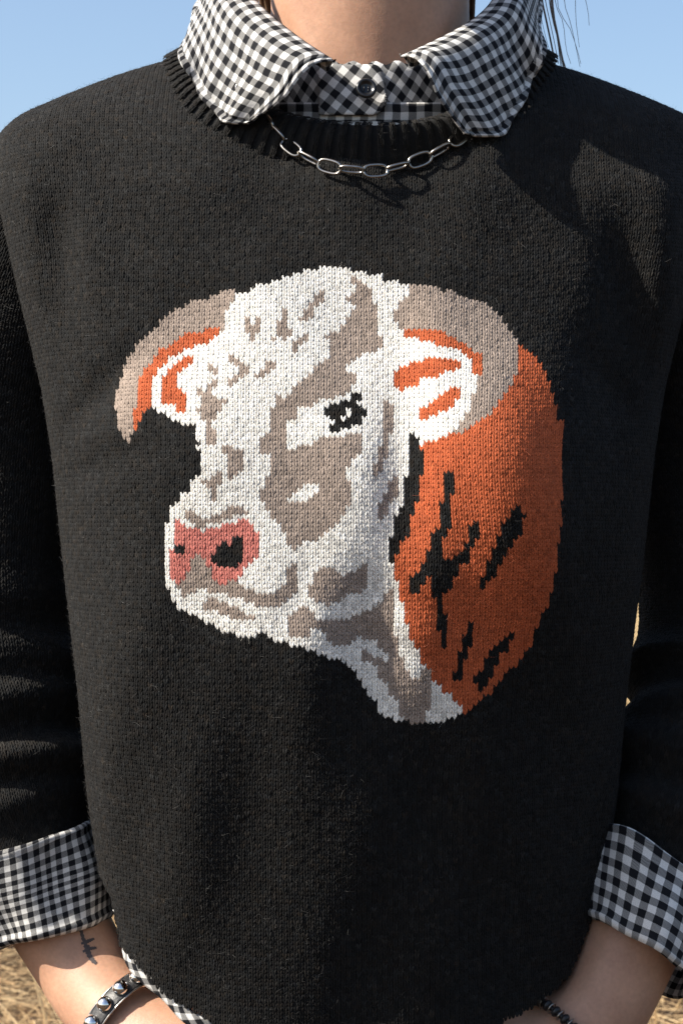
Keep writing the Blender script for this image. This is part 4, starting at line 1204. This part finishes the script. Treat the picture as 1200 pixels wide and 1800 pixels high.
# ------------------------------------------------------------------ bracelets
def ring_frame(c, axis, ref):
    axis = Vector(axis).normalized(); r = Vector(ref); r = (r - axis * r.dot(axis)).normalized()
    return axis, r, axis.cross(r)
def build_studded():
    nd = spline(forearm_nodes(-1), 400)
    qx, qy = proj(nd[:, :3]); i = int(np.argmin((qx - 222) ** 2 + (qy - 1800) ** 2))
    c = nd[i, :3]; ax = normalize(nd[i + 6, :3] - nd[i - 6, :3])
    axis, r, s = ring_frame(c, ax, (0, -1, 0))
    r, s, ax = np.array(r), np.array(s), np.array(axis)
    ra, rb = nd[i, 4] + .0042, nd[i, 3] + .0048
    root = empty('bracelet', tuple(c))
    tag(root, 'black leather bracelet with domed steel studs on the tattooed wrist', 'bracelet')
    n = 90; ph = np.linspace(0, 2 * np.pi, n, endpoint=False)
    hw = .0056
    prof = [(-hw, -.0008), (-hw, .0006), (-hw * .8, .0011), (0, .0012), (hw * .8, .0011), (hw, .0006), (hw, -.0008), (0, -.0009)]
    P0 = (ra * np.cos(ph))[:, None] * r + (rb * np.sin(ph))[:, None] * s
    nrm = normalize((np.cos(ph) / ra)[:, None] * r + (np.sin(ph) / rb)[:, None] * s)
    G = np.stack([P0 + ax * a + nrm * h for a, h in prof], 0)     # k,n,3
    V = G.reshape(-1, 3); k = len(prof)
    I, J = np.meshgrid(np.arange(k), np.arange(n), indexing='ij'); I = I.ravel(); J = J.ravel()
    F = np.stack([I * n + J, ((I + 1) % k) * n + J, ((I + 1) % k) * n + (J + 1) % n, I * n + (J + 1) % n], 1)
    obj('band', np_mesh('band', V, F), M_leather, root)
    for sg in (-1, 1):
        path = P0 + ax * sg * (hw + .0003) + nrm * .0004
        Gt = np.stack([path + .00055 * (math.cos(a) * ax + math.sin(a) * nrm) for a in np.linspace(0, 2 * np.pi, 7)[:-1]], 0)
        I, J = np.meshgrid(np.arange(6), np.arange(n), indexing='ij'); I = I.ravel(); J = J.ravel()
        F = np.stack([I * n + J, ((I + 1) % 6) * n + J, ((I + 1) % 6) * n + (J + 1) % n, I * n + (J + 1) % n], 1)
        obj('edge_wire', np_mesh('edge_wire', Gt.reshape(-1, 3), F), M_silver, root)
    V, F = ellipsoid((0, 0, 0), (.0046, .0046, .0042), nu=24, nv=14)
    me = np_mesh('stud', V, F); me.materials.append(M_stud)
    for q in range(17):
        a = 2 * np.pi * q / 17 + .15
        p = ra * math.cos(a) * r + rb * math.sin(a) * s; nn = normalize(math.cos(a) / ra * r + math.sin(a) / rb * s)
        o = bpy.data.objects.new('stud', me); COL.objects.link(o); o.parent = root
        o.location = p + nn * .0022; o.rotation_euler = Vector(nn).to_track_quat('Z', 'Y').to_euler()
build_studded()
def build_coil():
    nd = spline(forearm_nodes(1), 400)
    qx, qy = proj(nd[:, :3]); i = int(np.argmin((qx - 1000) ** 2 + (qy - 1836) ** 2))
    c = nd[i, :3]; ax = normalize(nd[i + 6, :3] - nd[i - 6, :3])
    axis, r, s = ring_frame(c, ax, (0, -1, 0)); r, s, ax = np.array(r), np.array(s), np.array(axis)
    ra, rb = nd[i, 4] + .0040, nd[i, 3] + .0046
    root = empty('bracelet', tuple(c))
    tag(root, 'dark beaded bracelet with thin metal rings on the other, plain wrist', 'bracelet')
    n = 64; ph = np.linspace(0, 2 * np.pi, n + 1)
    P0 = (ra * np.cos(ph))[:, None] * r + (rb * np.sin(ph))[:, None] * s
    V, F = tube_vf(P0, np.full(n + 1, .0016), 8, up=tuple(ax), caps=False); obj('cord', np_mesh('cord', V, F), M_leather, root)
    t = np.linspace(0, 2 * np.pi, 25)
    circ = np.stack([np.cos(t) * .0032, np.sin(t) * .0032, 0 * t], 1)
    V, F = tube_vf(circ, np.full(25, .00045), 6, up=(0, 0, 1), caps=False); me = np_mesh('ring', V, F); me.materials.append(M_silver)
    V, F = ellipsoid((0, 0, 0), (.0033, .0033, .0022), nu=16, nv=10); mb = np_mesh('bead', V, F); mb.materials.append(M_leather)
    for q in range(60):
        a = 2 * np.pi * q / 60; p = ra * math.cos(a) * r + rb * math.sin(a) * s; tg = normalize(-ra * math.sin(a) * r + rb * math.cos(a) * s)
        o = bpy.data.objects.new('bead' if q % 2 else 'ring', mb if q % 2 else me); COL.objects.link(o); o.parent = root
        o.location = p; o.rotation_euler = Vector(tg).to_track_quat('Z', 'Y').to_euler()
build_coil()
